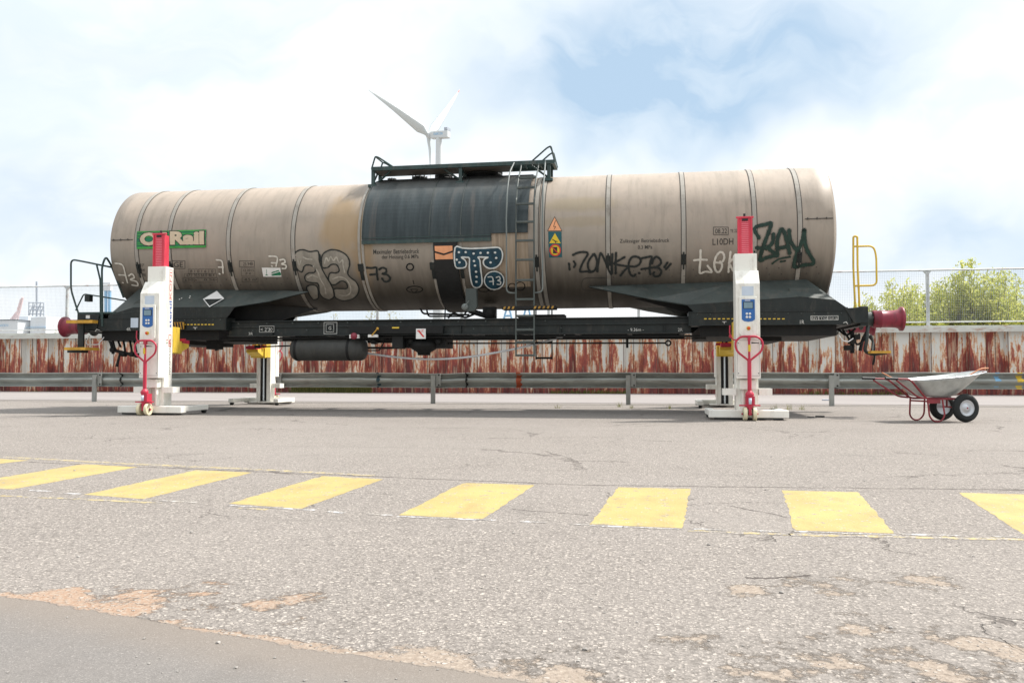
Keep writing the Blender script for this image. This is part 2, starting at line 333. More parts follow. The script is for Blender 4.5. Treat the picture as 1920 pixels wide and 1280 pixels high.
def leafmat(name, a, b2):
    m, t, b = newmat(name); oi = t.n('ShaderNodeNewGeometry')
    c = t.mix(oi.outputs['Random Per Island'], a, b2); t.put(b.inputs['Base Color'], c); b.inputs['Roughness'].default_value = .6
    tr = t.n('ShaderNodeBsdfTranslucent'); t.put(tr.inputs[0], c); mx = t.n('ShaderNodeMixShader'); mx.inputs[0].default_value = .6
    t.L.new(b.outputs[0], mx.inputs[1]); t.L.new(tr.outputs[0], mx.inputs[2]); t.L.new(mx.outputs[0], m.node_tree.nodes['Material Output'].inputs[0]); return m
M['leaf'] = leafmat('willow leaves', (.36, .41, .085), (.66, .65, .20))
M['leafpale'] = leafmat('dry pale leaves', (.42, .42, .25), (.55, .50, .28))
M['grass'] = leafmat('wall weeds', (.10, .13, .03), (.28, .26, .08))

# ------------------------------------------------------------------ mesh helpers
ORG = {}                                                     # world origin of every object made here
class MB:
    def __init__(s): s.v = []; s.f = []; s.sm = []
    def add(s, vs, fs, smooth=False):
        n = len(s.v); s.v += [Vector(v) for v in vs]; s.f += [tuple(i + n for i in f) for f in fs]; s.sm += [smooth] * len(fs); return s
    def box(s, x0, x1, y0, y1, z0, z1):
        x0, x1 = sorted((x0, x1)); y0, y1 = sorted((y0, y1)); z0, z1 = sorted((z0, z1))
        return s.add([(x0, y0, z0), (x1, y0, z0), (x1, y1, z0), (x0, y1, z0), (x0, y0, z1), (x1, y0, z1), (x1, y1, z1), (x0, y1, z1)],
                     [(0, 3, 2, 1), (4, 5, 6, 7), (0, 1, 5, 4), (1, 2, 6, 5), (2, 3, 7, 6), (3, 0, 4, 7)])
    def bbox_(s, x0, x1, y0, y1, z0, z1, r=.01):             # box with chamfered edges
        bm = bmesh.new(); bmesh.ops.create_cube(bm, size=1)
        for v in bm.verts: v.co = Vector(((x0 + x1) / 2 + v.co.x * abs(x1 - x0), (y0 + y1) / 2 + v.co.y * abs(y1 - y0), (z0 + z1) / 2 + v.co.z * abs(z1 - z0)))
        bmesh.ops.bevel(bm, geom=bm.edges[:], offset=r, segments=2, affect='EDGES', profile=.6)
        s.frombm(bm); return s
    def frombm(s, bm, smooth=False):
        bm.verts.index_update(); s.add([v.co.copy() for v in bm.verts], [[v.index for v in f.verts] for f in bm.faces], smooth); bm.free()
    def tube(s, pts, r, n=8, closed=False, caps=True, smooth=True):
        pts = [Vector(p) for p in pts]; N = len(pts); rs = r if hasattr(r, '__len__') else [r] * N
        ring = []; prev = None
        for i, p in enumerate(pts):
            a = pts[(i - 1) % N] if (closed or i > 0) else p; b = pts[(i + 1) % N] if (closed or i < N - 1) else p
            d = (b - a).normalized()
            u = d.orthogonal().normalized() if prev is None else (prev - d * prev.dot(d))
            if u.length < 1e-5: u = d.orthogonal()
            u.normalize(); prev = u; w_ = d.cross(u)
            ring.append([p + (u * math.cos(2 * PI * k / n) + w_ * math.sin(2 * PI * k / n)) * rs[i] for k in range(n)])
        vs = [q for rg in ring for q in rg]; fs = []
        for i in range(N if closed else N - 1):
            j = (i + 1) % N
            for k in range(n): fs.append((i * n + k, i * n + (k + 1) % n, j * n + (k + 1) % n, j * n + k))
        s.add(vs, fs, smooth)
        if caps and not closed: s.add(ring[0][::-1], [tuple(range(n))]); s.add(ring[-1], [tuple(range(n))])
        return s
    def cyl(s, a, b, r, n=16, r2=None): return s.tube([a, b], [r, r if r2 is None else r2], n)
    def lathe(s, o, ax, prof, n=32, smooth=True):            # prof: (along, radius)
        o = Vector(o); ax = Vector(ax).normalized(); u = ax.orthogonal().normalized(); w_ = ax.cross(u); vs = []; fs = []
        for (a, r) in prof: vs += [o + ax * a + (u * math.cos(2 * PI * k / n) + w_ * math.sin(2 * PI * k / n)) * max(r, 1e-4) for k in range(n)]
        for i in range(len(prof) - 1):
            for k in range(n): fs.append((i * n + k, i * n + (k + 1) % n, (i + 1) * n + (k + 1) % n, (i + 1) * n + k))
        return s.add(vs, fs, smooth)
    def prism(s, poly, d):                                   # planar polygon (3D points) extruded by vector d
        p = [Vector(q) for q in poly]; n = len(p); d = Vector(d)
        return s.add(p + [q + d for q in p], [tuple(range(n))[::-1], tuple(range(n, 2 * n))] + [(i, (i + 1) % n, n + (i + 1) % n, n + i) for i in range(n)])
    def build(s, name, mat, parent=None, bevel=0, label=None):
        if parent and parent.parent and parent.parent.parent: parent = parent.parent        # thing > part > sub-part, no further
        org = ORG.get(parent.name, Vector((0, 0, 0))) if parent else Vector((0, 0, 0)); first = None
        for ks in s.pieces(name) if parent else [range(len(s.f))]:
            idx = {}; vs = []; fs = []
            for k in ks:
                for i in s.f[k]:
                    if i not in idx: idx[i] = len(vs); vs.append(s.v[i] - org)
                fs.append([idx[i] for i in s.f[k]])
            me = bpy.data.meshes.new(name); me.from_pydata(vs, [], fs)
            me.polygons.foreach_set('use_smooth', [s.sm[k] for k in ks]); me.materials.append(mat); me.update()
            bm = bmesh.new(); bm.from_mesh(me); bmesh.ops.recalc_face_normals(bm, faces=bm.faces[:]); bm.to_mesh(me); bm.free()
            o = bpy.data.objects.new(name, me); C.objects.link(o)
            if parent: o.parent = parent
            ORG[o.name] = org
            if label: o['label'] = label
            if bevel:
                md = o.modifiers.new('bevel', 'BEVEL'); md.width = bevel; md.segments = 2; md.limit_method = 'ANGLE'
            first = first or o
        return first
    def pieces(s, name):                                     # groups of faces that lie far apart become objects of their own
        whole = [range(len(s.f))]
        if name in ('foliage', 'stems', 'wire_mesh', 'grating', 'sheet_piles', 'safety_notches', 'cover_lip') or len(s.f) > 60000: return whole
        p = list(range(len(s.v)))
        def find(i):
            while p[i] != i: p[i] = p[p[i]]; i = p[i]
            return i
        for f in s.f:
            a = find(f[0])
            for i in f[1:]: p[find(i)] = a
        isl = {}
        for k, f in enumerate(s.f): isl.setdefault(find(f[0]), []).append(k)
        if not 1 < len(isl) < 500: return whole
        bx_ = []
        for ks in isl.values():
            q = [s.v[i] for k in ks for i in s.f[k]]; bx_.append(([min(v[j] for v in q) for j in range(3)], [max(v[j] for v in q) for j in range(3)]))
        sz = [max(h[j] - l[j] for j in range(3)) for l, h in bx_]; n = len(bx_); g_ = list(range(n))
        def fg(i):
            while g_[i] != i: i = g_[i]
            return i
        for i in range(n):
            for j in range(i + 1, n):
                gap = math.sqrt(sum(max(0, bx_[j][0][k] - bx_[i][1][k], bx_[i][0][k] - bx_[j][1][k]) ** 2 for k in range(3)))
                if gap <= max(.02, .5 * max(sz[i], sz[j])) + 1e-5: g_[fg(j)] = fg(i)
        out_ = {}
        for i, ks in enumerate(isl.values()): out_.setdefault(fg(i), []).extend(ks)
        return list(out_.values()) if len(out_) <= 90 else whole
    def xform(s, mat): s.v = [mat @ v for v in s.v]; return s
def tag(o, label=None, cat=None, group=None, kind=None):
    for k, v in (('label', label), ('category', cat), ('group', group), ('kind', kind)):
        if v: o[k] = v
    return o
def thing(name, loc, label, cat, group=None):
    o = bpy.data.objects.new(name, None); C.objects.link(o); o.location = loc; ORG[o.name] = Vector(loc); o.empty_display_size = .2
    return tag(o, label, cat, group)
def copy_tree(o, parent=None):
    c = o.copy(); C.objects.link(c); c.parent = parent
    for ch in [q for q in bpy.data.objects if q.parent == o]: copy_tree(ch, c)
    return c
def smooth_path(pts, k=6, closed=False):                     # Catmull-Rom
    pts = [Vector(p) for p in pts]; n = len(pts); out_ = []
    if n < 3 and not closed: return [pts[0].lerp(pts[-1], i / k) for i in range(k + 1)]
    for i in range(n if closed else n - 1):
        p1, p2 = pts[i], pts[(i + 1) % n]
        p0 = pts[(i - 1) % n] if (closed or i > 0) else p1; p3 = pts[(i + 2) % n] if (closed or i < n - 2) else p2
        for j in range(k):
            t_ = j / k; out_.append(.5 * ((2 * p1) + (p2 - p0) * t_ + (2 * p0 - 5 * p1 + 4 * p2 - p3) * t_ ** 2 + (3 * p1 - p0 - 3 * p2 + p3) * t_ ** 3))
    if not closed: out_.append(pts[-1])
    return out_
def round_path(pts, r, k=5):                                 # polyline with rounded corners
    pts = [Vector(p) for p in pts]; out_ = [pts[0]]
    for i in range(1, len(pts) - 1):
        a, p, b_ = pts[i - 1], pts[i], pts[i + 1]
        ra = min(r, (a - p).length * .48, (b_ - p).length * .48)
        s0 = p + (a - p).normalized() * ra; s1 = p + (b_ - p).normalized() * ra
        for j in range(k + 1):
            t_ = j / k; out_.append(s0 * (1 - t_) ** 2 + p * 2 * t_ * (1 - t_) + s1 * t_ ** 2)
    out_.append(pts[-1]); return out_

# ------------------------------------------------------------------ text and flat marks
def text_mesh(body, fat=0.0):                                # normalised to the unit box
    cu = bpy.data.curves.new('t', 'FONT'); cu.body = body; cu.size = 1; cu.offset = fat; cu.resolution_u = 3
    ob = bpy.data.objects.new('t', cu); C.objects.link(ob); bpy.context.view_layer.update()
    me = bpy.data.meshes.new_from_object(ob.evaluated_get(bpy.context.evaluated_depsgraph_get()))
    vs = [v.co.copy() for v in me.vertices]; fs = [tuple(p.vertices) for p in me.polygons]
    bpy.data.objects.remove(ob); bpy.data.curves.remove(cu); bpy.data.meshes.remove(me)
    x0 = min(v.x for v in vs); x1 = max(v.x for v in vs); y0 = min(v.y for v in vs); y1 = max(v.y for v in vs)
    return [((v.x - x0) / (x1 - x0), (v.y - y0) / max(1e-6, y1 - y0)) for v in vs], fs
def text_on(mb, body, p0, pu, pv, fat=0.0, off=None):        # p0 corner, pu / pv edge vectors
    vs, fs = text_mesh(body, fat); p0, pu, pv = Vector(p0), Vector(pu), Vector(pv); o_ = Vector(off) if off else Vector((0, 0, 0))
    mb.add([p0 + pu * a + pv * b_ + o_ for a, b_ in vs], fs)
def frame_on(mb, p0, pu, pv, wd, off=(0, 0, 0)):
    p0, pu, pv, off = Vector(p0), Vector(pu), Vector(pv), Vector(off); a = pu.normalized() * wd; b_ = pv.normalized() * wd
    def q(p, u, v_): mb.add([p + off, p + u + off, p + u + v_ + off, p + v_ + off], [(0, 1, 2, 3)])
    q(p0, pu, b_); q(p0 + pv - b_, pu, b_); q(p0 + b_, a, pv - b_ * 2); q(p0 + pu - a + b_, a, pv - b_ * 2)

# ------------------------------------------------------------------ the wagon's tank
YC, TR = 15.30, 1.215
WX = -3.38                                                   # wagon middle
TZ = 3.12
XL, XR = at(207, 450, YC - TR).x, at(1563, 410, YC - TR).x
def tank_hit(px, py, r=TR):                                  # pixel -> (x, arc length) on the skin
    d = ray(px, py); oy, oz = CP.y - YC, CP.z - TZ
    A = d.y ** 2 + d.z ** 2; B = 2 * (oy * d.y + oz * d.z); Cc = oy * oy + oz * oz - r * r
    D = B * B - 4 * A * Cc
    k = (-B - math.sqrt(max(D, 0))) / (2 * A); p = CP + d * k
    return Vector((p.x, math.atan2(p.z - TZ, -(p.y - YC)) * r, 0))
def on_tank(x, s_, off): ph = s_ / TR; r = TR + off; return Vector((x, YC - r * math.cos(ph), TZ + r * math.sin(ph)))
def bisected(vs2, fs, step=.07):                             # cut 2D mesh (x, s) along s so that it can follow the curve
    bm = bmesh.new(); bv = [bm.verts.new((v[0], v[1], 0)) for v in vs2]
    for f in fs:
        try: bm.faces.new([bv[i] for i in f])
        except ValueError: pass
    lo = min(v[1] for v in vs2); hi = max(v[1] for v in vs2); s_ = lo + step
    while s_ < hi:
        bmesh.ops.bisect_plane(bm, geom=bm.verts[:] + bm.edges[:] + bm.faces[:], plane_co=(0, s_, 0), plane_no=(0, 1, 0)); s_ += step
    bm.verts.index_update(); r = ([(v.co.x, v.co.y) for v in bm.verts], [[v.index for v in f.verts] for f in bm.faces]); bm.free(); return r
def tank_faces(mb, vs2, fs, off):
    vs2, fs = bisected(vs2, fs); mb.add([on_tank(a, b_, off) for a, b_ in vs2], fs)
def tank_fill(mb, pxs, off):                                 # filled outline given in photo pixels
    pts = [tank_hit(*p) for p in pxs]; bm = bmesh.new(); f = bm.faces.new([bm.verts.new(p) for p in pts])
    bmesh.ops.triangulate(bm, faces=[f], ngon_method='EAR_CLIP'); bm.verts.index_update()
    vs2 = [(v.co.x, v.co.y) for v in bm.verts]; fs = [[v.index for v in q.verts] for q in bm.faces]; bm.free()
    tank_faces(mb, vs2, fs, off)
def tank_stroke(mb, pxs, wd, off, closed=False, k=6):
    P_ = smooth_path([tank_hit(*p) for p in pxs], k, closed); n = len(P_)
    L_, R2 = [], []
    for i, p in enumerate(P_):
        a = P_[(i - 1) % n] if (closed or i > 0) else p; b_ = P_[(i + 1) % n] if (closed or i < n - 1) else p
        d = (b_ - a); d = d.normalized() if d.length > 1e-7 else Vector((1, 0, 0)); nn_ = Vector((-d.y, d.x, 0)) * wd / 2 * (1 + .12 * math.sin(i * 1.7))
        L_.append(p + nn_); R2.append(p - nn_)
    vs = [on_tank(q.x, q.y, off) for q in L_ + R2]; fs = [(i, (i + 1) % n, n + (i + 1) % n, n + i) for i in range(n if closed else n - 1)]
    mb.add(vs, fs)
    if not closed:
        for e in (P_[0], P_[-1]):
            mb.add([on_tank(e.x + wd / 2 * math.cos(q * PI / 5), e.y + wd / 2 * math.sin(q * PI / 5), off + .0006) for q in range(10)], [tuple(range(10))])
def tank_text(mb, body, x0, y0, x1, y1, h, off=.004, fat=0.0):    # baseline from (x0,y0) to (x1,y1), height h pixels
    a, b_, c_ = tank_hit(x0, y0), tank_hit(x1, y1), tank_hit(x0, y0 - h); vs, fs = text_mesh(body, fat)
    tank_faces(mb, [tuple((a + (b_ - a) * u + (c_ - a) * v_)[:2]) for u, v_ in vs], fs, off)
def tank_frame(mb, x0, y0, x1, y1, wpx=1.0, off=.004):
    for q in (((x0, y0), (x1, y0)), ((x1, y0), (x1, y1)), ((x1, y1), (x0, y1)), ((x0, y1), (x0, y0))):
        tank_stroke(mb, q, wpx * .0085, off, k=2)
def Zm(ox, oy, s_, pts): return [(ox + a / s_, oy + b_ / s_) for a, b_ in pts]

m, t, b = newmat('overspray haze'); b.inputs['Base Color'].default_value = (.05, .05, .045, 1); b.inputs['Roughness'].default_value = .9
t.put(b.inputs['Alpha'], t.m('MULTIPLY', t.ss(t.noise(t.obj(), 45, 4, .7), .3, .7), .42)); M['haze'] = m
def overspray(z, strokes, wd, off, parent, closed=False):
    mb = MB()
    for k_, q in enumerate(strokes): tank_stroke(mb, Zm(*z, q), wd, off + k_ * .0004, closed, 4)
    mb.build('overspray', M['haze'], parent)
wagon = thing('tank_wagon', (WX, YC, 0), 'weathered beige and black railway tank wagon raised on four lifts', 'tank wagon')
# shell with dished heads
mb = MB(); xs = []; prof = []
prof += [(XL - .20, .001), (XL - .19, .35), (XL - .16, .65), (XL - .11, .92), (XL - .045, TR - .06), (XL - .012, TR - .018), (XL, TR)]
n_ = 60
prof += [(XL + (XR - XL) * i / n_, TR) for i in range(1, n_)]
prof += [(XR, TR), (XR + .012, TR - .018), (XR + .045, TR - .06), (XR + .11, .92), (XR + .16, .65), (XR + .19, .35), (XR + .20, .001)]
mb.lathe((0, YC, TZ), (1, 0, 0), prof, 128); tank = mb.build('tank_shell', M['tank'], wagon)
def arc_sheet(mb, x0, x1, s0, s1, off, n=48, th=.004):       # curved sheet standing off the skin
    vs = []; fs = []
    for i in range(n + 1):
        s_ = s0 + (s1 - s0) * i / n
        vs += [on_tank(x0, s_, off), on_tank(x1, s_, off), on_tank(x0, s_, off - th), on_tank(x1, s_, off - th)]
    for i in range(n):
        a = i * 4; b_ = a + 4; fs += [(a, a + 1, b_ + 1, b_), (a + 2, b_ + 2, b_ + 3, a + 3), (a, b_, b_ + 2, a + 2), (a + 1, a + 3, b_ + 3, b_ + 1)]
    fs += [(0, 2, 3, 1), (n * 4, n * 4 + 1, n * 4 + 3, n * 4 + 2)]
    mb.add(vs, fs)
FULL = PI * TR
BANDS = [256, 317, 428, 549, 1005, 1016.5, 1140, 1282, 1415, 1500]
def hitx(px, py=450): return tank_hit(px, py).x
for px in BANDS:
    xb = hitx(px); mb = MB(); arc_sheet(mb, xb - .032, xb + .032, -FULL, FULL, .010, 96, .012)
    bn = mb.build('clamping_band', M['band'], tank)
    m2 = MB()
    for e in (-.040, .040): arc_sheet(m2, xb + e - .006, xb + e + .006, -FULL, FULL, .004, 96, .006)
    m2.build('seam', M['seam'], bn)
    if px != 1016.5:
        m3 = MB(); s_ = -.50 + (px - 960) * -.00004
        arc_sheet(m3, xb - .036, xb + .036, s_ - .09, s_ + .09, .022, 4, .02); arc_sheet(m3, xb - .018, xb + .018, s_ + .02, s_ + .05, .045, 2, .03); arc_sheet(m3, xb - .012, xb + .012, s_ - .17, s_ + .13, .03, 4, .012)
        m3.build('buckle', M['frame'], bn)
# end ring joint lines, lower skirt strips with rivets
mb = MB()
for (x0, y0, x1, y1) in ((207, 450, 250, 450), (1507, 411, 1563, 409)):
    a, b_ = tank_hit(x0 + 2, y0), tank_hit(x1 - 1, y1); s_ = (a.y + b_.y) / 2
    arc_sheet(mb, a.x, b_.x, s_ - .007, s_ + .007, .008, 1, .006)
    for k in range(3): q = a.x + (b_.x - a.x) * (k + .3) / 3; arc_sheet(mb, q - .009, q + .009, s_ - .012, s_ + .020, .014, 1, .012)
mb.build('end_joint', M['seam'], tank)
mb = MB()
for (x0, x1, s_) in ((hitx(330), hitx(575), -.72), (hitx(1110), hitx(1555), -.70)):
    for k in range(int((x1 - x0) / .2)):
        q = x0 + .1 + k * .2; arc_sheet(mb, q - .007, q + .007, s_ - .007, s_ + .007, .010, 1, .008); arc_sheet(mb, q + .043, q + .057, s_ - .125, s_ - .111, .010, 1, .008)
mb.build('rivet_row', M['seam'], tank)
# dark heating cover over the middle
s_low = tank_hit(740, 452).y; s_lowr = tank_hit(955, 437).y
cx0, cx1, cx2 = hitx(680), hitx(921), hitx(990)
mb = MB(); arc_sheet(mb, cx0, cx1, s_low, PI * TR - s_low, .045, 48, .03); arc_sheet(mb, cx1 + .001, cx2, s_lowr, PI * TR - s_lowr, .047, 48, .03)
cover = mb.build('dark_cover', M['cover'], wagon)
mb = MB(); arc_sheet(mb, cx0, cx1, s_low - .045, s_low + .012, .062, 2, .05); arc_sheet(mb, cx0, cx1, s_low + .05, s_low + .062, .055, 1, .02)
mb.build('cover_lip', M['walk'], cover)
mb = MB()
for px in (684, 808, 866):
    q = hitx(px, 400); arc_sheet(mb, q - .008, q + .008, s_low + .07, PI * TR - s_low, .054, 40, .012)
mb.build('cover_seam', M['plate'], cover)
mb = MB()
for px, py in ((673.5, 470), (680.5, 470), (813, 500), (866, 500)):
    q = hitx(px, py); lo_ = -FULL if px < 700 else -1.9
    arc_sheet(mb, q - .022, q + .022, lo_, FULL if px < 700 else s_low, .012, 70, .012)
mb.build('clamping_strip', M['band'], tank)
m3 = MB()
for px in (677, 812, 866): q = hitx(px, 500); arc_sheet(m3, q - .05, q + .05, -.60, -.47, .03, 4, .03); arc_sheet(m3, q - .03, q + .03, -.78, -.60, .022, 4, .02)
m3.build('buckle', M['frame'], tank)
mb = MB(); arc_sheet(mb, cx1 + .01, cx2, s_lowr - 1.0, s_lowr - .002, .006, 20, .004); mb.build('bare_patch', M['patch'], tank)
# black strap with reflective plate
mb = MB(); q0, q1 = hitx(818, 470), hitx(858, 470); arc_sheet(mb, q0 - .04, q1, -2.0, s_low - .045, .05, 30, .05)
strap = mb.build('saddle_strap', M['strap'], wagon)
m2 = MB(); a0_, a1_ = hitx(817, 475), hitx(850, 475); sA, sB = tank_hit(830, 485).y, tank_hit(830, 461).y
arc_sheet(m2, a0_, a1_, sA, sB, .056, 3, .004); ref = m2.build('reflective_plate', M['orange'], strap)
m2 = MB(); mx_ = (a0_ + a1_) / 2; smid = (sA + sB) / 2; hgt = .030
m2.add([on_tank(a0_, smid + .015 + hgt / 2, .0585), on_tank(mx_, smid - .03 + hgt / 2, .0585), on_tank(mx_, smid - .03 - hgt / 2, .0585), on_tank(a0_, smid + .015 - hgt / 2, .0585), on_tank(a1_, smid + .015 + hgt / 2, .0585), on_tank(a1_, smid + .015 - hgt / 2, .0585)], [(0, 1, 2, 3), (1, 4, 5, 2)])
m2.build('chevron', M['strap'], ref)

# lettering on the tank
mb = MB()
tank_text(mb, 'Maximaler Betriebsdruck', 700, 476.5, 786, 475, 8.5, fat=.004); tank_text(mb, 'der Heizung 0.6 MPa', 716, 487.5, 785, 486.5, 9.5, fat=.004)
tank_text(mb, 'Zulässiger Betriebsdruck', 1162, 457.5, 1255, 456, 9, fat=.002); tank_text(mb, '0.3 MPa', 1196, 467, 1223, 466.5, 7, fat=.002)
tank_text(mb, '08.22', 1341, 438, 1363, 437.5, 9, fat=.004); tank_frame(mb, 1337.5, 426, 1365.5, 440); tank_text(mb, 'TE 22', 1369, 436, 1382, 435.5, 6)
tank_text(mb, 'L10DH', 1336, 459.5, 1375, 458.5, 12, fat=.006)
tank_text(mb, 'GE', 326, 501, 343, 501, 10); tank_frame(mb, 312, 489, 347, 503.5)
for (x0, y0, x1, y1, tx) in ((353, 504.5, 404, 512.5, '8 1 0 1 6 1 0'), (346, 513, 406, 520, '67.1 30.5 66.0 46.4'), (343, 521, 408, 529, '(30)    0.56')):
    tank_frame(mb, x0, y0, x1, y1, .55); tank_text(mb, tx, x0 + 4, y1 - 1.6, x1 - 4, y1 - 1.8, 5)
tank_frame(mb, 449, 489, 477, 500, .9); tank_text(mb, '25.948', 456, 498, 474, 497.5, 6.5)
tank_frame(mb, 453, 502, 478, 517, .45); tank_text(mb, '12.2015', 456, 509, 476, 508.5, 4.5); tank_text(mb, 'P 4', 461, 515, 470, 514.5, 4)
tank_frame(mb, 454, 520, 484, 528.5, .6); tank_text(mb, '4.5 m', 458, 526.5, 480, 526, 4.8)
for k, tx in enumerate(('37', '84', '7790')): tank_text(mb, tx, 262 + k, 500 + k * 9, 270 + k * 1.5, 500 + k * 9, 5.5)
mb.build('lettering', M['txt'], tank)
# sign with two words
mb = MB(); tank_fill(mb, [(258, 434.5), (387.5, 431), (386.5, 464), (257, 467)], .016); sg = mb.build('name_board', M['greend'], wagon)
mb = MB()
for (ya, yb) in ((.0, .08), (.16, .24), (.32, .38), (.62, .67), (.72, .78), (.88, 1.0)):
    tank_fill(mb, [(258, 434.5 + 32.5 * ya), (387.3, 431 + 33 * ya), (387, 431 + 33 * yb), (258, 434.5 + 32.5 * yb)], .019)
mb.build('stripe', M['green'], sg)
mb = MB(); tank_text(mb, 'Oil', 264, 461, 314, 460, 24, .024, .055); tank_text(mb, 'Rail', 320, 459.5, 384, 459, 25, .024, .055); mb.build('lettering', M['cream2'], sg)
mb = MB(); tank_text(mb, 'Oil', 262.5, 462.5, 315.5, 461.5, 27, .021, .075); tank_text(mb, 'Rail', 318.5, 461, 385.5, 460.5, 28, .021, .075); mb.build('letter_outline', M['txt'], sg)
# graffiti
A3 = (440, 330, 4.74)
mb = MB()
seven = [(530, 700), (560, 665), (610, 655), (670, 672), (735, 665), (750, 700), (755, 760), (790, 850), (850, 950), (885, 1030), (880, 1075), (840, 1095), (790, 1080), (755, 1035), (750, 980), (735, 950), (680, 945), (635, 930), (625, 890), (660, 860), (710, 855), (715, 815), (665, 790), (620, 800), (600, 850), (560, 830), (525, 760)]
three = [(775, 790), (775, 720), (800, 680), (860, 655), (930, 665), (990, 700), (1020, 750), (1020, 800), (1005, 860), (1030, 900), (1080, 940), (1105, 1000), (1085, 1060), (1030, 1095), (960, 1105), (900, 1080), (880, 1030), (890, 1000), (950, 1000), (1000, 995), (995, 950), (950, 930), (900, 960), (860, 960), (835, 910), (850, 860), (900, 860), (930, 840), (910, 790), (860, 785), (830, 810), (790, 815)]
foot = [(640, 985), (690, 965), (735, 985), (745, 1050), (740, 1085), (700, 1095), (665, 1050)]
for q in (seven, three): tank_fill(mb, Zm(*A3, q), .0042)
tank_fill(mb, Zm(*A3, foot), .0042)
gr = mb.build('bubble_graffiti', paint('grey bubble fill', (.27, .245, .205), .7, var=.22, scale=7), wagon, label='grey bubble digits outlined in black')
mb = MB()
for q in (seven, three, foot): tank_stroke(mb, Zm(*A3, q), .021, .0075, True, 4)
tank_stroke(mb, Zm(*A3, [(755, 700), (770, 760)]), .04, .0085)
mb.build('outline', M['sprayblack'], gr); overspray(A3, (seven, three, foot), .036, .0062, gr, True)
mb = MB()
for q in ([(800, 775), (815, 725), (835, 755), (855, 715), (880, 750), (905, 720), (930, 770), (960, 745), (965, 800), (980, 855)], [(870, 915), (930, 895), (990, 915), (1025, 970), (1030, 1030), (990, 1060), (930, 1055)], [(560, 740), (575, 790), (590, 750)], [(610, 720), (640, 735), (690, 740)], [(700, 800), (740, 850), (760, 910), (800, 980), (810, 1040)], [(650, 900), (690, 880), (740, 900)]): tank_stroke(mb, Zm(*A3, q), .024, .0075)
mb.build('highlight', M['spraypale'], gr)
def scrawl(name, z, strokes, wd, mat, off=.005, parent=None, label=None):
    if mat in (M['sprayblack'], M['spraygreen']):
        mb = MB()
        for q in strokes: tank_stroke(mb, Zm(*z, q), wd, off)
        g_ = mb.build(name, mat, parent or wagon, label=label); overspray(z, strokes, wd * 1.5, off - .0045 if off < .01 else off - .006, g_); return g_
    mb = MB()
    for q in strokes: tank_stroke(mb, Zm(*z, q), wd, off)
    return mb.build(name, mat, parent or wagon, label=label)
scrawl('graffiti', (660, 430, 7.53), [[(205, 540), (280, 545), (345, 540), (350, 620), (365, 710)], [(255, 640), (355, 630)], [(385, 565), (430, 540), (480, 560), (480, 605), (430, 628), (500, 640), (540, 690), (510, 730), (460, 735), (425, 690)]], .036, M['sprayblack'], label='black digits sprayed under the pressure lettering')
scrawl('graffiti', (1000, 370, 6.4), [[(428, 790), (436, 865)], [(485, 765), (505, 800), (488, 835)], [(475, 690), (530, 665), (600, 655), (655, 675), (600, 770), (562, 860), (570, 890), (640, 885), (680, 895), (720, 885)],
    [(735, 680), (690, 720), (655, 790), (665, 860), (705, 890), (750, 850), (765, 770), (740, 690), (715, 682)], [(768, 885), (780, 780), (800, 690), (815, 672), (860, 760), (910, 880), (940, 915), (945, 780), (948, 680)],
    [(992, 665), (988, 800), (988, 910)], [(1095, 715), (1000, 770), (972, 795), (1060, 815), (1150, 825), (1230, 825), (1280, 790), (1285, 740), (1240, 710), (1180, 720), (1145, 790), (1150, 880), (1175, 930), (1210, 940), (1225, 920)],
    [(1140, 830), (1090, 880), (1045, 935)], [(1265, 905), (1275, 905)], [(1300, 730), (1370, 715), (1420, 712), (1405, 780), (1395, 860), (1405, 920)], [(1295, 860), (1360, 850), (1430, 840)],
    [(1425, 790), (1440, 740), (1475, 712), (1520, 740), (1530, 790), (1480, 830), (1440, 835), (1510, 850), (1535, 890), (1510, 935), (1460, 945), (1440, 915), (1450, 895)], [(1572, 835), (1610, 780)], [(1590, 860), (1650, 795)]], .034, M['sprayblack'], .013, label='thin black handwriting between quotation marks')
scrawl('graffiti', (1290, 380, 6.4), [[(150, 570), (148, 700), (142, 840), (210, 825), (285, 830), (235, 755)], [(72, 690), (150, 682), (225, 685)], [(320, 715), (400, 715), (435, 660), (420, 605), (380, 595), (335, 650), (315, 740), (335, 815), (370, 830), (400, 790), (408, 740), (385, 705)], [(510, 590), (495, 720), (485, 830)], [(490, 725), (540, 670)], [(500, 740), (545, 820)]], .036, M['spraywhite'], label='white chalky handwriting beside the right lift')
scrawl('graffiti', (1300, 380, 4.74), [[(582, 312), (545, 250), (560, 215), (640, 195), (690, 185), (670, 260), (620, 390), (590, 510), (640, 490), (700, 475), (735, 467)], [(560, 400), (640, 402), (700, 360), (710, 280)], [(650, 400), (690, 425), (732, 462)],
    [(745, 470), (745, 340), (775, 245), (800, 250), (830, 340), (855, 450)], [(750, 405), (830, 392)], [(850, 245), (860, 330), (900, 400), (930, 415), (965, 340), (985, 245)], [(985, 245), (990, 350), (1015, 430), (1070, 533), (980, 552), (895, 565), (915, 460), (935, 425)]], .058, M['spraygreen'], .014, label='thick dark green tag at the right end')
scrawl('graffiti', (1300, 380, 4.74), [[(700, 540), (760, 500), (860, 480)], [(775, 522), (815, 516)]], .028, M['spraygreen'], .014, label='underline of the dark green tag')
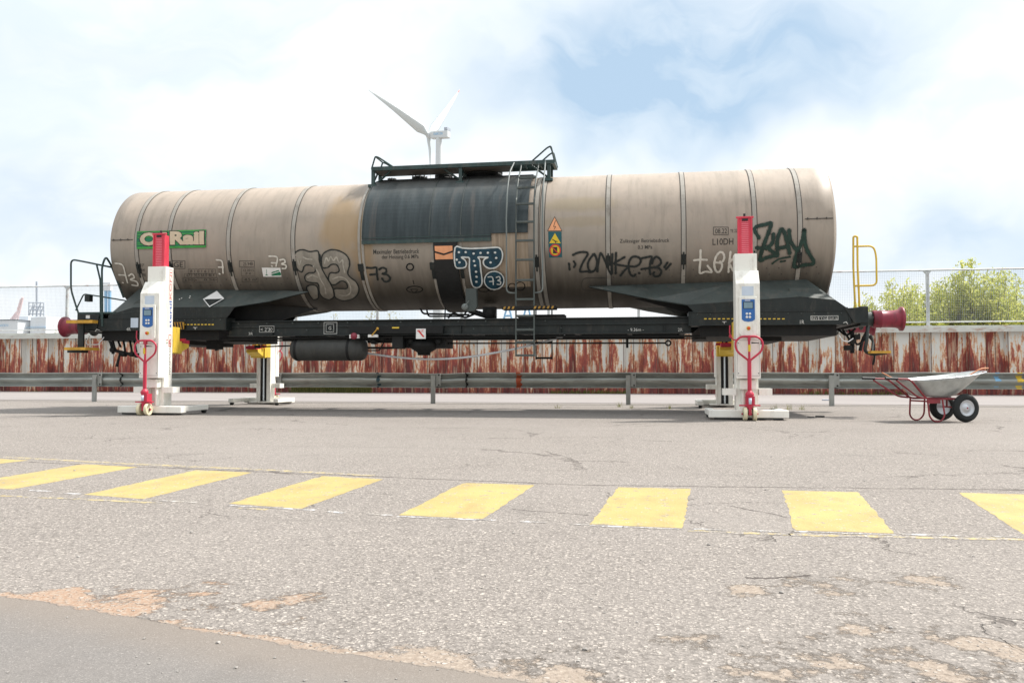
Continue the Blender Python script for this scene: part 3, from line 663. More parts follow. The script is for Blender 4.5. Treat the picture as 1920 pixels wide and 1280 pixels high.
for z, q in (((90, 330, 4.74), [[(600, 775), (665, 790), (690, 870), (710, 945)], [(632, 875), (690, 880)], [(720, 885), (750, 868), (770, 900), (735, 918), (790, 935), (800, 970), (750, 965)], [(665, 945), (672, 945)]]),
             ((90, 330, 4.74), [[(1500, 745), (1550, 760), (1558, 860)], [(1518, 808), (1560, 808)], [(1525, 866), (1530, 868)]]),
             ((440, 330, 4.74), [[(308, 712), (380, 722), (370, 800)], [(330, 770), (378, 772)], [(405, 745), (440, 740), (450, 765), (420, 780), (458, 792), (455, 818), (425, 820)], [(332, 798), (336, 800)]])):
    scrawl('graffiti', z, q, .028, M['spraywhite'], .013, label='small white chalk digits')
A6 = (840, 420, 7.11)
Tp = [(105, 312), (200, 318), (300, 325), (400, 322), (500, 318), (600, 312), (680, 312), (722, 350), (735, 420), (705, 510), (640, 565), (560, 575), (495, 540), (478, 490), (500, 455), (545, 437), (480, 434), (405, 434), (432, 470), (445, 600), (462, 740), (440, 800), (390, 820), (340, 800), (312, 720), (292, 560), (295, 450), (250, 436), (185, 436), (235, 470), (255, 520), (235, 560), (180, 572), (105, 545)]
mb = MB(); tank_fill(mb, Zm(*A6, Tp), .056)
circ = [(622 + 130 * math.cos(a * PI / 12), 728 + 115 * math.sin(a * PI / 12)) for a in range(24)]; tank_fill(mb, Zm(*A6, circ), .0562)
tg = mb.build('navy_graffiti', M['spraynavy'], wagon, label='navy letter with white dots and a round number')
mb = MB(); tank_stroke(mb, Zm(*A6, Tp), .024, .060, True, 3); tank_stroke(mb, Zm(*A6, circ), .020, .060, True, 2)
for q in ([(540, 685), (600, 690), (610, 780)], [(560, 742), (615, 738)], [(650, 690), (690, 680), (700, 715), (670, 728), (708, 745), (700, 778), (660, 775)]): tank_stroke(mb, Zm(*A6, q), .020, .060)
for q in ((155, 372), (245, 370), (350, 388), (442, 380), (540, 378), (635, 375), (650, 443), (575, 500), (355, 482), (368, 540), (382, 618), (388, 682), (385, 745), (162, 500), (125, 465)):
    tank_fill(mb, Zm(*A6, [(q[0] + 17 * math.cos(a * PI / 4), q[1] + 14 * math.sin(a * PI / 4)) for a in range(8)]), .060)
mb.build('outline', M['sprayhi'], tg)
# warning stickers
mb = MB(); tank_fill(mb, [(1040, 407), (1053.5, 433), (1027, 433)], .006); w1 = mb.build('warning_sticker', M['orange'], wagon, label='orange triangle with a black flash')
mb = MB()
for a, b_ in (((1040, 407), (1053.5, 433)), ((1053.5, 433), (1027, 433)), ((1027, 433), (1040, 407)), ((1041.5, 414), (1038, 425)), ((1038, 425), (1042, 425)), ((1042, 425), (1039, 430))): tank_stroke(mb, (a, b_), .009, .0078, k=3)
mb.build('symbol', M['txt'], w1)
mb = MB(); tank_fill(mb, [(1028, 434.5), (1053, 434.5), (1054, 482), (1029.5, 483)], .006); w2 = mb.build('warning_sticker', M['stickteal'], wagon, label='teal sticker with yellow triangle and round red ban')
mb = MB(); tank_fill(mb, [(1040.5, 437), (1051.5, 456), (1030, 456)], .008); tank_fill(mb, [(1041 + 9 * math.cos(a * PI / 10), 469 + 9.5 * math.sin(a * PI / 10)) for a in range(20)], .009); mb.build('sticker_face', M['stickyel'], w2)
mb = MB(); tank_stroke(mb, [(1041 + 9.6 * math.cos(a * PI / 10), 469 + 10.2 * math.sin(a * PI / 10)) for a in range(20)], .022, .011, True, 2); tank_stroke(mb, [(1035, 463), (1047, 475)], .016, .0115); mb.build('ban_ring', M['stickred'], w2)
mb = MB(); tank_stroke(mb, [(1036, 449), (1041, 452), (1045, 453)], .013, .0105); tank_stroke(mb, [(1041, 452), (1042, 455)], .012, .0105); tank_fill(mb, [(1037, 463), (1045, 463), (1045, 475), (1037, 475)], .0098); mb.build('symbol', M['txt'], w2)
mb = MB(); tank_fill(mb, [(491, 501.5), (526, 502), (528, 518.5), (494, 518.5)], .006); w3 = mb.build('info_sticker', M['pwhite'], wagon)
mb = MB(); tank_fill(mb, [(509, 514), (525, 509), (527, 512), (527, 516), (510, 516.5)], .008); tank_stroke(mb, [(510, 511), (523, 507)], .02, .008); tank_fill(mb, [(497, 516), (500, 513.5), (503.5, 516)], .008); tank_stroke(mb, [(500, 505), (500, 513)], .007, .008); mb.build('symbol', M['greend'], w3)
# painted valve recesses
mb = MB(); z5 = (660, 430, 7.53)
tank_stroke(mb, Zm(*z5, [(820 + 48 * math.cos(a * PI / 8), 530 + 46 * math.sin(a * PI / 8)) for a in range(16)]), .026, .005, True, 2)
tank_stroke(mb, Zm(*z5, [(885 + 112 * math.cos(a * PI / 8), 845 + 45 * math.sin(a * PI / 8)) for a in range(16)]), .022, .005, True, 2)
tank_stroke(mb, Zm(*z5, [(830, 842), (925, 842), (900, 880), (860, 880), (830, 842)]), .014, .006, False, 2); tank_stroke(mb, Zm(*z5, [(863, 720), (875, 768)]), .016, .005)
for q, rx, ry in (((855, 835), 50, 45), ((965, 825), 60, 55), ((480, 870), 70, 30), ((570, 855), 40, 38)):
    tank_stroke(mb, Zm(*A6, [(q[0] + rx * math.cos(a * PI / 8), q[1] + ry * math.sin(a * PI / 8)) for a in range(16)]), .020, .007, True, 2)
mb.build('earthing_boss', M['under'], tank)
mb = MB(); zz = (1000, 370, 6.4); tank_stroke(mb, Zm(*zz, [(860, 965), (640, 965), (590, 1000), (580, 1060), (620, 1110), (800, 1115)]), .018, .008, False, 4); mb.build('weld_pad', M['seam'], tank)

# saddle plates and frame -------------------------------------------------
YS = 13.95                                                   # plane of the frame's near side
YB = 2 * YC - YS
def both(mb):                                                # mirror a near side builder to the far side
    n = len(mb.v); vs = [Vector((v.x, 2 * YC - v.y, v.z)) for v in mb.v]; fs = [f[::-1] for f in mb.f]; sm = mb.sm[:]
    mb.v += vs; mb.f += [tuple(i + n for i in f) for f in fs]; mb.sm += sm; return mb
def saddle(top, low, panel):
    # top: pixels on the tank, low: pixels on the frame plane
    T = [on_tank(*tank_hit(*p)[:2], .004) for p in top]; L_ = [at(*p, YS) for p in low]
    mb = MB()
    n = len(T)
    for i in range(n - 1):
        mb.add([T[i], T[i + 1], L_[i + 1], L_[i]], [(0, 1, 2, 3)])
        mb.add([q + Vector((0, .012, -.012)) for q in (T[i], T[i + 1], L_[i + 1], L_[i])], [(3, 2, 1, 0)])
    mb.add([L_[-1], T[-1], T[-1] + Vector((0, .012, -.012)), L_[-1] + Vector((0, .012, -.012))], [(0, 1, 2, 3)])
    both(mb); pl = mb.build('saddle_plate', M['plate'], wagon)
    m2 = MB(); m2.prism([at(*p, YS + .004) for p in panel], (0, .02, 0)); both(m2); m2.build('side_panel', M['frame'], pl)
    return pl
sp_l = saddle([(262, 541), (330, 542), (440, 543), (520, 544), (580, 546)], [(205, 590), (318, 576), (440, 575), (505, 565), (578, 547)], [(203, 591), (250, 576), (440, 575), (424, 597), (203, 597)])
saddle([(1104, 536), (1200, 533), (1390, 527), (1470, 525), (1512, 523)], [(1106, 538), (1215, 560), (1290, 572), (1500, 556), (1566, 562)], [(1288, 571), (1500, 556), (1566, 562), (1594, 581), (1302, 586)])
mb = MB()
for Yw in (14.35, 15.0, 15.6, 16.2):
    mb.prism([at(x_, y_, Yw) for x_, y_ in ((300, 560), (596, 578), (528, 600), (300, 600))], (0, .03, 0))
    mb.prism([at(x_, y_, Yw) for x_, y_ in ((1190, 560), (1500, 545), (1500, 592), (1310, 592))], (0, .03, 0))
mb.build('saddle_web', M['under'], wagon)
# diamond plate and small marks on the saddle
def plate_pt(px, py): return at(px, py, YS - .03)
a_, b_, c_, d_ = [at(*p, 14.0) for p in ((381, 562), (407, 546.5), (421, 561), (393, 577))]
T0, T1 = on_tank(*tank_hit(330, 542)[:2], 0), at(330, 576, YS)
nrm = Vector((0, T0.z - T1.z, -(T0.y - T1.y))).normalized(); nrm = -nrm if nrm.y > 0 else nrm
def on_plate(px, py, off=.006):
    d = ray(px, py); p0 = T1; k = (p0 - CP).dot(nrm) / d.dot(nrm); return CP + d * k + nrm * off
mb = MB(); mb.add([on_plate(*p, .016) for p in ((381, 562), (407, 546.5), (421, 561), (393, 577))], [(0, 1, 2, 3)]); dm = mb.build('danger_plate', M['pwhite'], sp_l)
mb = MB(); mb.add([on_plate(*p, .020) for p in ((383.5, 562.5), (418, 561.5), (393.5, 575))], [(0, 1, 2)])
mb.build('danger_symbol', M['frame'], dm)
mb = MB()
for p in ((337, 562), (341, 560), (356, 559), (357, 556)): mb.add([on_plate(p[0] - 1.2, p[1], .018), on_plate(p[0] + 1.2, p[1] - .6, .018), on_plate(p[0] + 1.2, p[1] + 1.2, .018), on_plate(p[0] - 1, p[1] + 1.5, .018)], [(0, 1, 2, 3)])
mb.build('chipped_paint', M['txtw'], sp_l)

# solebars, bolster boxes, headstocks (x from pixels on the near plane)
def X(px, py, Y=YS): return at(px, py, Y).x
def Zc(px, py, Y=YS): return at(px, py, Y).z
def pbox(mb, px0, px1, py0, py1, Y0, Y1):                    # box whose near face covers the pixel rectangle
    pm = (px0 + px1) / 2; ym = (py0 + py1) / 2
    mb.box(X(px0, ym, Y0), X(px1, ym, Y0), Y0, Y1, Zc(pm, py1, Y0), Zc(pm, py0, Y0)); return mb
zt = Zc(800, 598, 14.10); zb = Zc(800, 628, 14.10)
xl, xr = X(424, 600), X(1291, 600)
mb = MB()
for y0 in (14.10,):
    mb.box(xl - .05, xr + .05, y0, y0 + .09, zt - .02, zt); mb.box(xl - .05, xr + .05, y0 + .055, y0 + .075, zb + .02, zt - .02); mb.box(xl - .05, xr + .05, y0 - .005, y0 + .09, zb, zb + .02)
    mb.box(xl - .05, xr + .05, y0 + .02, y0 + .054, zt - .125, zt - .10)
    for k in range(5): q = xl + .8 + k * 1.75; mb.box(q, q + .015, y0 + .01, y0 + .054, zb + .02, zt - .126)
both(mb); mb.build('solebar', M['frame'], wagon, bevel=.004)
mb = MB()
for k in range(9): q = xl + .3 + k * .98; mb.box(q, q + .09, 14.2, 16.4, zb + .06, zt - .06)
mb.build('cross_beam', M['under'], wagon)
bz_l = (Zc(300, 621), Zc(300, 596)); bz_r = (Zc(1440, 608), Zc(1440, 583))
zbl = min(bz_l[0], bz_r[0]); zbt = max(bz_l[1], bz_r[1])
zbl = (bz_l[0] + bz_r[0]) / 2; zbt = (bz_l[1] + bz_r[1]) / 2
for (p0, p1, e) in ((165, 424, 0), (1291, 1596, 1)):
    mb = MB(); x0, x1 = X(p0, 608), X(p1, 600)
    mb.box(x0, x1, YS, YS + .35, zbl, zbt); mb.box(x0, x1, YS - .012, YS, zbl, zbl + .018); mb.box(x0, x1, YS - .012, YS, zbt - .016, zbt)
    for q in (x0 + .02, x1 - .035): mb.box(q, q + .015, YS - .011, YS, zbl + .02, zbt - .018)
    both(mb); bo = mb.build('bolster_beam', M['frame'], wagon, bevel=.006)
    mb = MB(); mb.box(x0 + .2, x1 - .2, YS + .12, YB - .12, zbl - .17, zbl - .002); mb.box(x0 + 1.0, x1 - 1.0, YS + .5, YB - .5, zbl - .24, zbl - .172); mb.build('bolster_underside', M['under'], wagon)
zf = (zbl, zbt)
# headstocks and end decks
hx_l, hx_r = X(146, 600), X(1628, 600)
mb = MB(); mb.box(hx_l, hx_l + .12, YS, YB, zbl - .02, zbt + .09); mb.box(hx_l + .121, X(165, 605) - .001, YS + .01, YB - .01, zbl, zbt - .01)
mb.box(hx_r - .12, hx_r, YS, YB, zbl - .02, zbt + .06); mb.box(X(1596, 600) + .001, hx_r - .121, YS + .01, YB - .01, zbl + .02, zbt)
mb.prism([(hx_r - .36, YS - .02, zbt + .03), (hx_r - .0, YS - .02, zbt + .05), (hx_r - .0, YS - .02, zbl + .02), (hx_r - .22, YS - .02, zbl + .02)], (0, .03, 0))
mb.prism([(hx_l + .0, YS - .02, zbt + .10), (hx_l + .45, YS - .02, zbt + .08), (hx_l + .40, YS - .02, zbl + .03), (hx_l, YS - .02, zbl + .03)], (0, .03, 0))
mb.build('headstock', M['frame'], wagon, bevel=.006)
mb = MB(); mb.box(hx_l, X(215, 590), YS + .001, YB, zbt + .091, zbt + .125); mb.box(X(1560, 590), hx_r - .3, YS + .03, YB, zbt + .02, zbt + .05); mb.build('end_deck', M['walk'], wagon)
# sloped end braces between deck and tank
mb = MB()
for Yb in (14.1, 16.3):
    mb.prism([at(x_, y_, Yb) for x_, y_ in ((222, 592), (262, 560), (300, 560), (300, 592))], (0, .04, 0))
    mb.prism([at(x_, y_, Yb) for x_, y_ in ((1480, 540), (1530, 540), (1588, 578), (1480, 582))], (0, .04, 0))
mb.build('end_gusset', M['plate'], wagon)
# frame marks
mb = MB(); yy = YS - .0145
def ptext(mb, tx, x0, y0, x1, h, Y, fat=0): a = at(x0, y0, Y); text_on(mb, tx, a, (X(x1, y0, Y) - a.x, 0, 0), (0, 0, at(x0, y0 - h, Y).z - a.z), fat)
def pframe(mb, x0, y0, x1, y1, Y, wd=.008): a = at(x0, y1, Y); frame_on(mb, a, (X(x1, y1, Y) - a.x, 0, 0), (0, 0, at(x0, y0, Y).z - a.z), wd)
Yf = 14.094
ptext(mb, '< 2\'30', 488.5, 621, 511, 7, 14.11); pframe(mb, 486, 611, 514, 623, 14.11, .007)
ptext(mb, 'G', 616, 618, 621, 6, 14.11); pframe(mb, 607, 604, 632, 626, 14.11, .008); pframe(mb, 611, 607.5, 626, 622.5, 14.11, .007)
ptext(mb, '- 9.36m -', 1177, 621, 1207, 6, 14.11); ptext(mb, '2R', 1271, 621, 1280, 6, 14.11); ptext(mb, '3R', 466, 628, 474, 5, 14.11)
ptext(mb, '1R', 1500, 607, 1508, 7, yy); ptext(mb, '4R', 237, 620, 245, 6, yy)
pframe(mb, 1520, 592, 1572, 600.5, yy, .008)
for a, b2, tx in ((1522, 1533, 'REV'), (1538, 1550, 'TG'), (1554, 1570, '15.09.16')): ptext(mb, tx, a, 598.8, b2, 4.5, yy)
mb.add([at(1534.5, 593.5, yy), at(1536, 593.5, yy), at(1536, 599.5, yy), at(1534.5, 599.5, yy), at(1551, 593.5, yy), at(1552.5, 593.5, yy), at(1552.5, 599.5, yy), at(1551, 599.5, yy)], [(0, 1, 2, 3), (4, 5, 6, 7)])
for (cx_, cy_) in ((366, 614.5), (1358, 603.5)):
    mb.add([at(cx_ - 4, cy_ - 1.2, yy), at(cx_ + 4, cy_ - 1.2, yy), at(cx_ + 4, cy_ - .2, yy), at(cx_ - 4, cy_ - .2, yy), at(cx_ - 1.5, cy_, yy), at(cx_ + 1.5, cy_, yy), at(cx_, cy_ + 4, yy)], [(0, 1, 2, 3), (4, 5, 6)])
for sx, cx_, cy_ in ((1, 178, 619), (-1, 1590, 605)):
    pts = [(cx_, cy_ + 2), (cx_ + 3 * sx, cy_ - 2.5), (cx_ + 9 * sx, cy_ - .5), (cx_ + 9 * sx, cy_ + .8), (cx_ + 3.5 * sx, cy_ - 1), (cx_ + 1.3 * sx, cy_ + 2.6)]
    mb.add([at(*p, YS - .024) for p in pts], [tuple(range(6))])
ptext(mb, 'AC70C HW10 JP', 763, 616, 814, 5, 14.11)
mb.build('frame_lettering', M['txtw'], wagon)
mb = MB()
for k in range(9): pbox(mb, 344 + k * 6.6, 348 + k * 6.6, 607.3, 609.3, YS - .004, YS - .001)
for k in range(18):
    pbox(mb, 1320 + k * 8.6, 1325 + k * 8.6, 596.6, 598.6, YS - .004, YS - .001)
mb.build('yellow_dash', M['yellow'], wagon)
mb = MB(); pbox(mb, 318, 344, 604, 617, YS - .05, YS - .026); hz = mb.build('hazard_plate', M['amber'], wagon)
mb = MB()
for k in range(5): mb.add([at(318.5 + k * 5, 604.6, YS - .053), at(321.5 + k * 5, 604.6, YS - .053), at(323.5 + k * 5, 616.5, YS - .053), at(320.5 + k * 5, 616.5, YS - .053)], [(0, 1, 2, 3)])
mb.build('hazard_stripe', M['under'], hz)
mb = MB(); pbox(mb, 245, 259, 596, 614, YS - .02, YS - .014); mb.build('data_plate', M['label'], wagon)
mb = MB(); pbox(mb, 161, 168, 591, 597, YS - .035, YS - .022); mb.build('corner_plate', M['pwhite'], wagon)

mb = MB()
for k in range(24):
    x_ = X(440, 600) + k * .255 + .02 * (k % 3); mb.lathe((x_, 14.098, zt - .05 - .13 * (k % 2)), (0, -1, 0), [(0, .014), (.010, .013), (.0105, .001)], 8)
for px0, px1 in ((262, 420), (1296, 1590)):
    for k in range(12):
        x_ = X(px0, 605) + (X(px1, 605) - X(px0, 605)) * (k + .5) / 12; mb.lathe((x_, YS - .001, zbt - .045), (0, -1, 0), [(0, .012), (.010, .011), (.0105, .001)], 8)
mb.build('bolt_head', M['plate'], wagon)
for yy_, zz_, r2 in ((14.16, zb - .05, .018), (14.24, zb - .085, .012)):
    mb = MB(); mb.tube([(xl - .3, yy_, zz_), (xl + 2.0, yy_, zz_ + .02), (xr - 2.2, yy_, zz_ + .015), (xr + .3, yy_, zz_)], r2, 8); mb.build('brake_pipe', M['under'], wagon)
# buffers
zbuf = Zc(1665, 598, 14.43)
for sx, xe, xh in ((-1, at(120, 612, 14.43).x, hx_l), (1, at(1694, 598, 14.43).x, hx_r)):
    for yb in (YC - .875, YC + .875):
        L_ = abs(xe - xh); mb = MB()
        mb.lathe((xh, yb, zbuf), (sx, 0, 0), [(0, .001), (0, .18), (.02, .18), (.021, .118), (L_ * .36, .118), (L_ * .361, .001)], 28)
        bf = mb.build('buffer', M['plate'], wagon)
        mb = MB(); mb.lathe((xh, yb, zbuf), (sx, 0, 0), [(L_ * .27, .001), (L_ * .27, .138), (L_ * .29, .146), (L_ * .45, .141), (L_ * .46, .150), (L_ * .48, .141), (L_ * .66, .140), (L_ * .82, .147), (L_ * .90, .165), (L_ * .92, .198), (L_ * .97, .200), (L_ - .006, .16), (L_, .001)], 32)
        mb.build('buffer_head', M['buffer'], bf)

# underframe equipment
mb = MB(); p0, p1 = at(547, 657, 14.3), at(688, 657, 14.3); rr_ = .205; zc = at(617, 655, 14.3).z; Lc = p1.x - p0.x
mb.lathe((p0.x, 14.3, zc), (1, 0, 0), [(0, .001), (.01, .10), (.035, .165), (.075, .195), (.12, rr_), (.18, rr_), (Lc - .18, rr_), (Lc - .12, rr_), (Lc - .075, .195), (Lc - .035, .165), (Lc - .01, .10), (Lc, .001)], 36)
res = mb.build('air_reservoir', paint('reservoir grey', (.045, .046, .043), .6, var=.2, dirt=(.09, .08, .065)), wagon)
mb = MB()
for q in (p0.x + .11, p1.x - .33): mb.lathe((q, 14.3, zc), (1, 0, 0), [(0, rr_ + .004), (.05, rr_ + .004)], 32); mb.box(q, q + .05, 14.2, 14.4, zc + rr_ - .02, zb)
mb.build('reservoir_strap', M['under'], res)
mb = MB()   # brake gear: black rods, levers, cylinders
pbox(mb, 655, 830, 611, 625, 14.02, 14.09); pbox(mb, 690, 845, 628, 634, 14.2, 14.5); pbox(mb, 735, 755, 630, 652, 14.1, 14.3); pbox(mb, 760, 835, 634, 652, 14.3, 14.9)
c0 = at(795, 646, 14.4); mb.lathe((c0.x, 14.4, c0.z + .05), (0, 0, -1), [(0, .001), (0, .27), (.10, .27), (.19, .12), (.24, .11), (.241, .001)], 24)
a = at(688, 652, 14.4); b_ = at(760, 652, 14.4); mb.tube([a, b_], .02, 8); a = at(690, 640, 14.4); b_ = at(735, 640, 14.4); mb.tube([a, b_], .03, 8)
mb.tube(round_path([at(690, 657, 14.3), at(712, 657, 14.3), at(720, 640, 14.3), at(740, 636, 14.3)], .05), .012, 6)
for p in ((700, 640), (718, 634), (745, 648), (770, 640), (822, 640)): q = at(*p, 14.25); mb.lathe((q.x, 14.2, q.z), (0, 1, 0), [(0, .001), (0, .05), (.2, .05), (.2, .001)], 12)
mb.tube([at(752, 668, 14.3), at(752, 640, 14.3)], .008, 6); mb.tube([at(797, 672, 14.3), at(797, 660, 14.3)], .008, 6)
mb.build('brake_gear', M['under'], wagon)
mb = MB(); rods = [((486, 650, 14.5), (548, 648, 14.5)), ((840, 643.5, 14.5), (1250, 643, 14.5))]
for a, b_ in rods: mb.tube([at(*a), at(*b_)], .014, 8)
q = at(1253, 643, 14.5); mb.tube([q + Vector((.042 * math.cos(k * PI / 8), 0, .042 * math.sin(k * PI / 8))) for k in range(16)], .014, 6, closed=True)
q = at(483, 650, 14.5); mb.bbox_(q.x - .05, q.x + .04, 14.46, 14.54, q.z - .03, q.z + .03, .012)
q = at(1176, 635, 14.5); mb.box(q.x - .02, q.x + .02, 14.47, 14.53, at(1176, 652, 14.5).z, zb)
mb.build('brake_rod', M['under'], wagon)
mb = MB(); P_ = smooth_path([at(688, 662, 14.6), at(740, 669, 14.6), at(800, 673, 14.6), at(870, 670, 14.6), at(950, 657, 14.6), at(1020, 641, 14.6), at(1060, 629, 14.6)], 8)
mb.tube(P_, .019, 8); mb.build('hanging_hose', M['pipegrey'], wagon)
# small fittings on the frame
mb = MB(); pbox(mb, 780, 798, 616, 635, 13.995, 14.01); tp = mb.build('tag_plate', M['pwhite'], wagon)
mb = MB(); mb.add([at(*p, 13.992) for p in ((783, 620), (786, 619), (796, 631), (793, 632))], [(0, 1, 2, 3)]); ptext(mb, 'GZ', 782, 622, 795, 4, 13.991); mb.build('tag_symbol', M['stickred'], tp)
mb = MB(); pbox(mb, 690, 708, 627, 632, 14.0, 14.05); pbox(mb, 655, 672, 627, 634, 13.98, 14.05); mb.build('valve_block', M['pwhite'], wagon)
mb = MB(); mb.tube([at(697, 629, 13.99), at(707, 617, 13.96)], .012, 8); q = at(708, 616, 13.96); mb.lathe(q - Vector((0, .025, 0)), (0, 1, 0), [(0, .001), (.005, .02), (.025, .026), (.045, .02), (.05, .001)], 12); mb.build('valve_handle', M['amber'], wagon)
mb = MB(); q = at(664, 630, 13.98); mb.lathe(q, (0, -1, 0), [(0, .06), (.02, .06), (.03, .04), (.05, .001)], 14); mb.build('red_cap', M['buffer'], wagon)
mb = MB(); pbox(mb, 735, 748, 613, 615.5, 14.0, 14.015); mb.build('small_label', M['yellow'], wagon)
# stuff hanging below the left bolster: pipes, hoses, cocks
mb = MB()
for k, (x_, y1) in enumerate(((212, 655), (222, 650), (232, 668), (244, 664), (252, 660))):
    mb.tube(round_path([at(x_ - 2, 628, 14.3), at(x_, 640, 14.25), at(x_ + 4, y1, 14.2)], .04), .02, 8)
mb.tube([at(208, 655, 14.2), at(260, 668, 14.2)], .03, 8); mb.tube([at(225, 662, 14.15), at(219, 687, 14.1)], [.02, .026], 8)
for p in ((212, 656), (232, 664), (248, 664), (258, 666)): q = at(*p, 14.18); mb.lathe(q - Vector((0, .05, 0)), (0, 1, 0), [(0, .001), (0, .045), (.1, .045), (.1, .001)], 12)
for (x_, y_) in ((1600, 640), (1592, 630), (1612, 648)):
    mb.tube(round_path([at(x_ - 20, 618, 14.4), at(x_ - 5, y_, 14.3), at(x_ + 12, y_ - 14, 14.3)], .06), .018, 8)
for p in ((1598, 640), (1590, 652), (1606, 632)): q = at(*p, 14.2); mb.bbox_(q.x - .05, q.x + .04, 14.1, 14.3, q.z - .04, q.z + .04, .012)
mb.tube(round_path([at(1626, 628, 14.2), at(1638, 640, 14.2), at(1640, 670, 14.2), at(1637, 684, 14.2)], .06), .016, 8); mb.tube([at(1598, 622, 14.3), at(1598, 662, 14.3)], .035, 8)
mb.tube([at(400, 635, 14.6), at(408, 656, 14.6)], .05, 8); mb.box(X(392, 640, 14.6), X(414, 640, 14.6), 14.5, 14.7, zbl - .33, zbl - .15)
mb.build('brake_hose', M['under'], wagon)
mb = MB(); mb.tube(round_path([at(168, 630, 14.0), at(161, 641, 14.0), at(163, 646, 14.0), at(184, 646, 14.0), at(195, 632, 14.0)], .03), .010, 6)
mb.tube(round_path([at(1573, 628, 14.0), at(1580, 638, 14.0), at(1590, 641, 14.0), at(1600, 634, 14.0)], .03), .009, 6); mb.build('pull_handle', M['pipegrey'], wagon)
# draw hook at the coupling end
for sx, xh in ((-1, hx_l), (1, hx_r)):
    mb = MB(); mb.bbox_(min(xh, xh + sx * .25), max(xh, xh + sx * .25), YC - .05, YC + .05, zbuf - .08, zbuf + .06, .02)
    mb.tube(smooth_path([(xh + sx * .2, YC, zbuf), (xh + sx * .32, YC, zbuf + .05), (xh + sx * .34, YC, zbuf - .12), (xh + sx * .25, YC, zbuf - .3), (xh + sx * .2, YC, zbuf - .5)], 5), .03, 8)
    mb.build('draw_hook', M['under'], wagon)
# steps
def step(x0, x1, y0, y1, Y0, Y1): mb = MB(); pbox(mb, x0, x1, y0, y1, Y0, Y1); return mb
hang = MB(); pbox(hang, 146, 156, 606, 654, 13.78, 13.82); pbox(hang, 146, 156, 598, 607, 13.78, 13.96); pbox(hang, 126, 152, 656, 661, 13.8, 14.0); st_ = hang.build('step_hanger', M['frame'], wagon)
m2 = step(124, 173, 600, 605.5, 13.62, 13.78); pbox(m2, 120, 160, 651, 656, 13.6, 13.99); m2.build('tread', M['amber'], st_)
hang = MB(); hang.tube(round_path([at(1627, 612, 14.0), at(1625, 640, 13.9), at(1621, 659, 13.9), at(1635, 664, 13.9), at(1662, 661, 13.9)], .08), .028, 8); hang.tube(round_path([at(1632, 628, 14.1), at(1637, 640, 14.1), at(1635, 662, 13.95)], .05), .02, 8); st_ = hang.build('step_hanger', M['frame'], wagon)
m2 = step(1633, 1671, 657.5, 662, 13.7, 13.95); m2.build('tread', M['amber'], st_)
# handrails
mb = MB(); rp = .017
mb.tube(round_path([at(150, 596, 13.97), at(142, 572, 13.97), at(133, 543, 13.97), at(133, 486, 13.97), at(160, 491, 13.97), at(184, 496, 13.97), at(214, 502, 14.3)], .10), rp, 8)
mb.tube([at(181, 495, 13.97), at(188, 525, 13.97), at(189, 600, 13.97)], rp, 8); mb.tube(round_path([at(192, 612, 13.95), at(191, 500, 13.95), at(198, 480, 13.95), at(208, 496, 14.2), at(232, 558, 14.4)], .10), .019, 8)
mb.tube(round_path([at(142, 582, 13.97), at(157, 551, 13.97), at(190, 556, 13.97), at(238, 564, 14.3)], .05), .013, 8)
mb.build('handrail', M['walk'], wagon)
mb = MB(); pbox(mb, 158.5, 167.5, 553, 565, 13.9, 14.0); mb.build('lamp_bracket', M['frame'], wagon)
mb = MB(); Yr = 14.35
mb.tube(round_path([at(1604, 584, Yr), at(1600, 500, Yr), at(1600, 443, Yr), at(1607.5, 443, Yr), at(1608, 500, Yr), at(1612, 584, Yr)], .045), .017, 8)
mb.tube(round_path([at(1601, 462, Yr), at(1638, 461, Yr), at(1643, 480, Yr), at(1644, 535, Yr), at(1604, 536, Yr)], .09), .016, 8)
mb.build('handrail', M['yellow'], wagon, label='yellow looped handrail at the right end')

# top walkway
TOPZ = at(862, 312, 14.6).z
Yw0, Yw1 = 14.62, 15.12
wx0, wx1 = at(696, 322, Yw0).x, at(1040, 306, Yw0).x
zw = at(860, 310, Yw0).z
mb = MB(); mb.box(wx0, wx1, Yw0, Yw0 + .05, zw - .035, zw + .035); mb.box(wx0, wx1, Yw1 - .05, Yw1, zw - .035, zw + .035)
for q in (wx0, wx1 - .05): mb.box(q, q + .05, Yw0 + .051, Yw1 - .051, zw - .03, zw + .03)
for k in range(1, 12): q = wx0 + (wx1 - wx0) * k / 12; mb.box(q, q + .025, Yw0 + .051, Yw1 - .051, zw - .02, zw + .008)
wk = mb.build('walkway', M['walk'], wagon)
mb = MB(); mb.box(wx0 + .06, at(955, 310, Yw0).x, Yw0 + .052, Yw1 - .052, zw - .034, zw - .022); mb.build('walkway_underplate', paint('brown underplate', (.16, .135, .115), .6, dirt=(.07, .06, .05)), wk)
mb = MB()
for k in range(20): yq = Yw0 + .055 + k * .0215; mb.box(wx0 + .052, wx1 - .052, yq, yq + .004, zw + .010, zw + .032)
mb.build('grating', M['walk'], wk)
mb = MB()
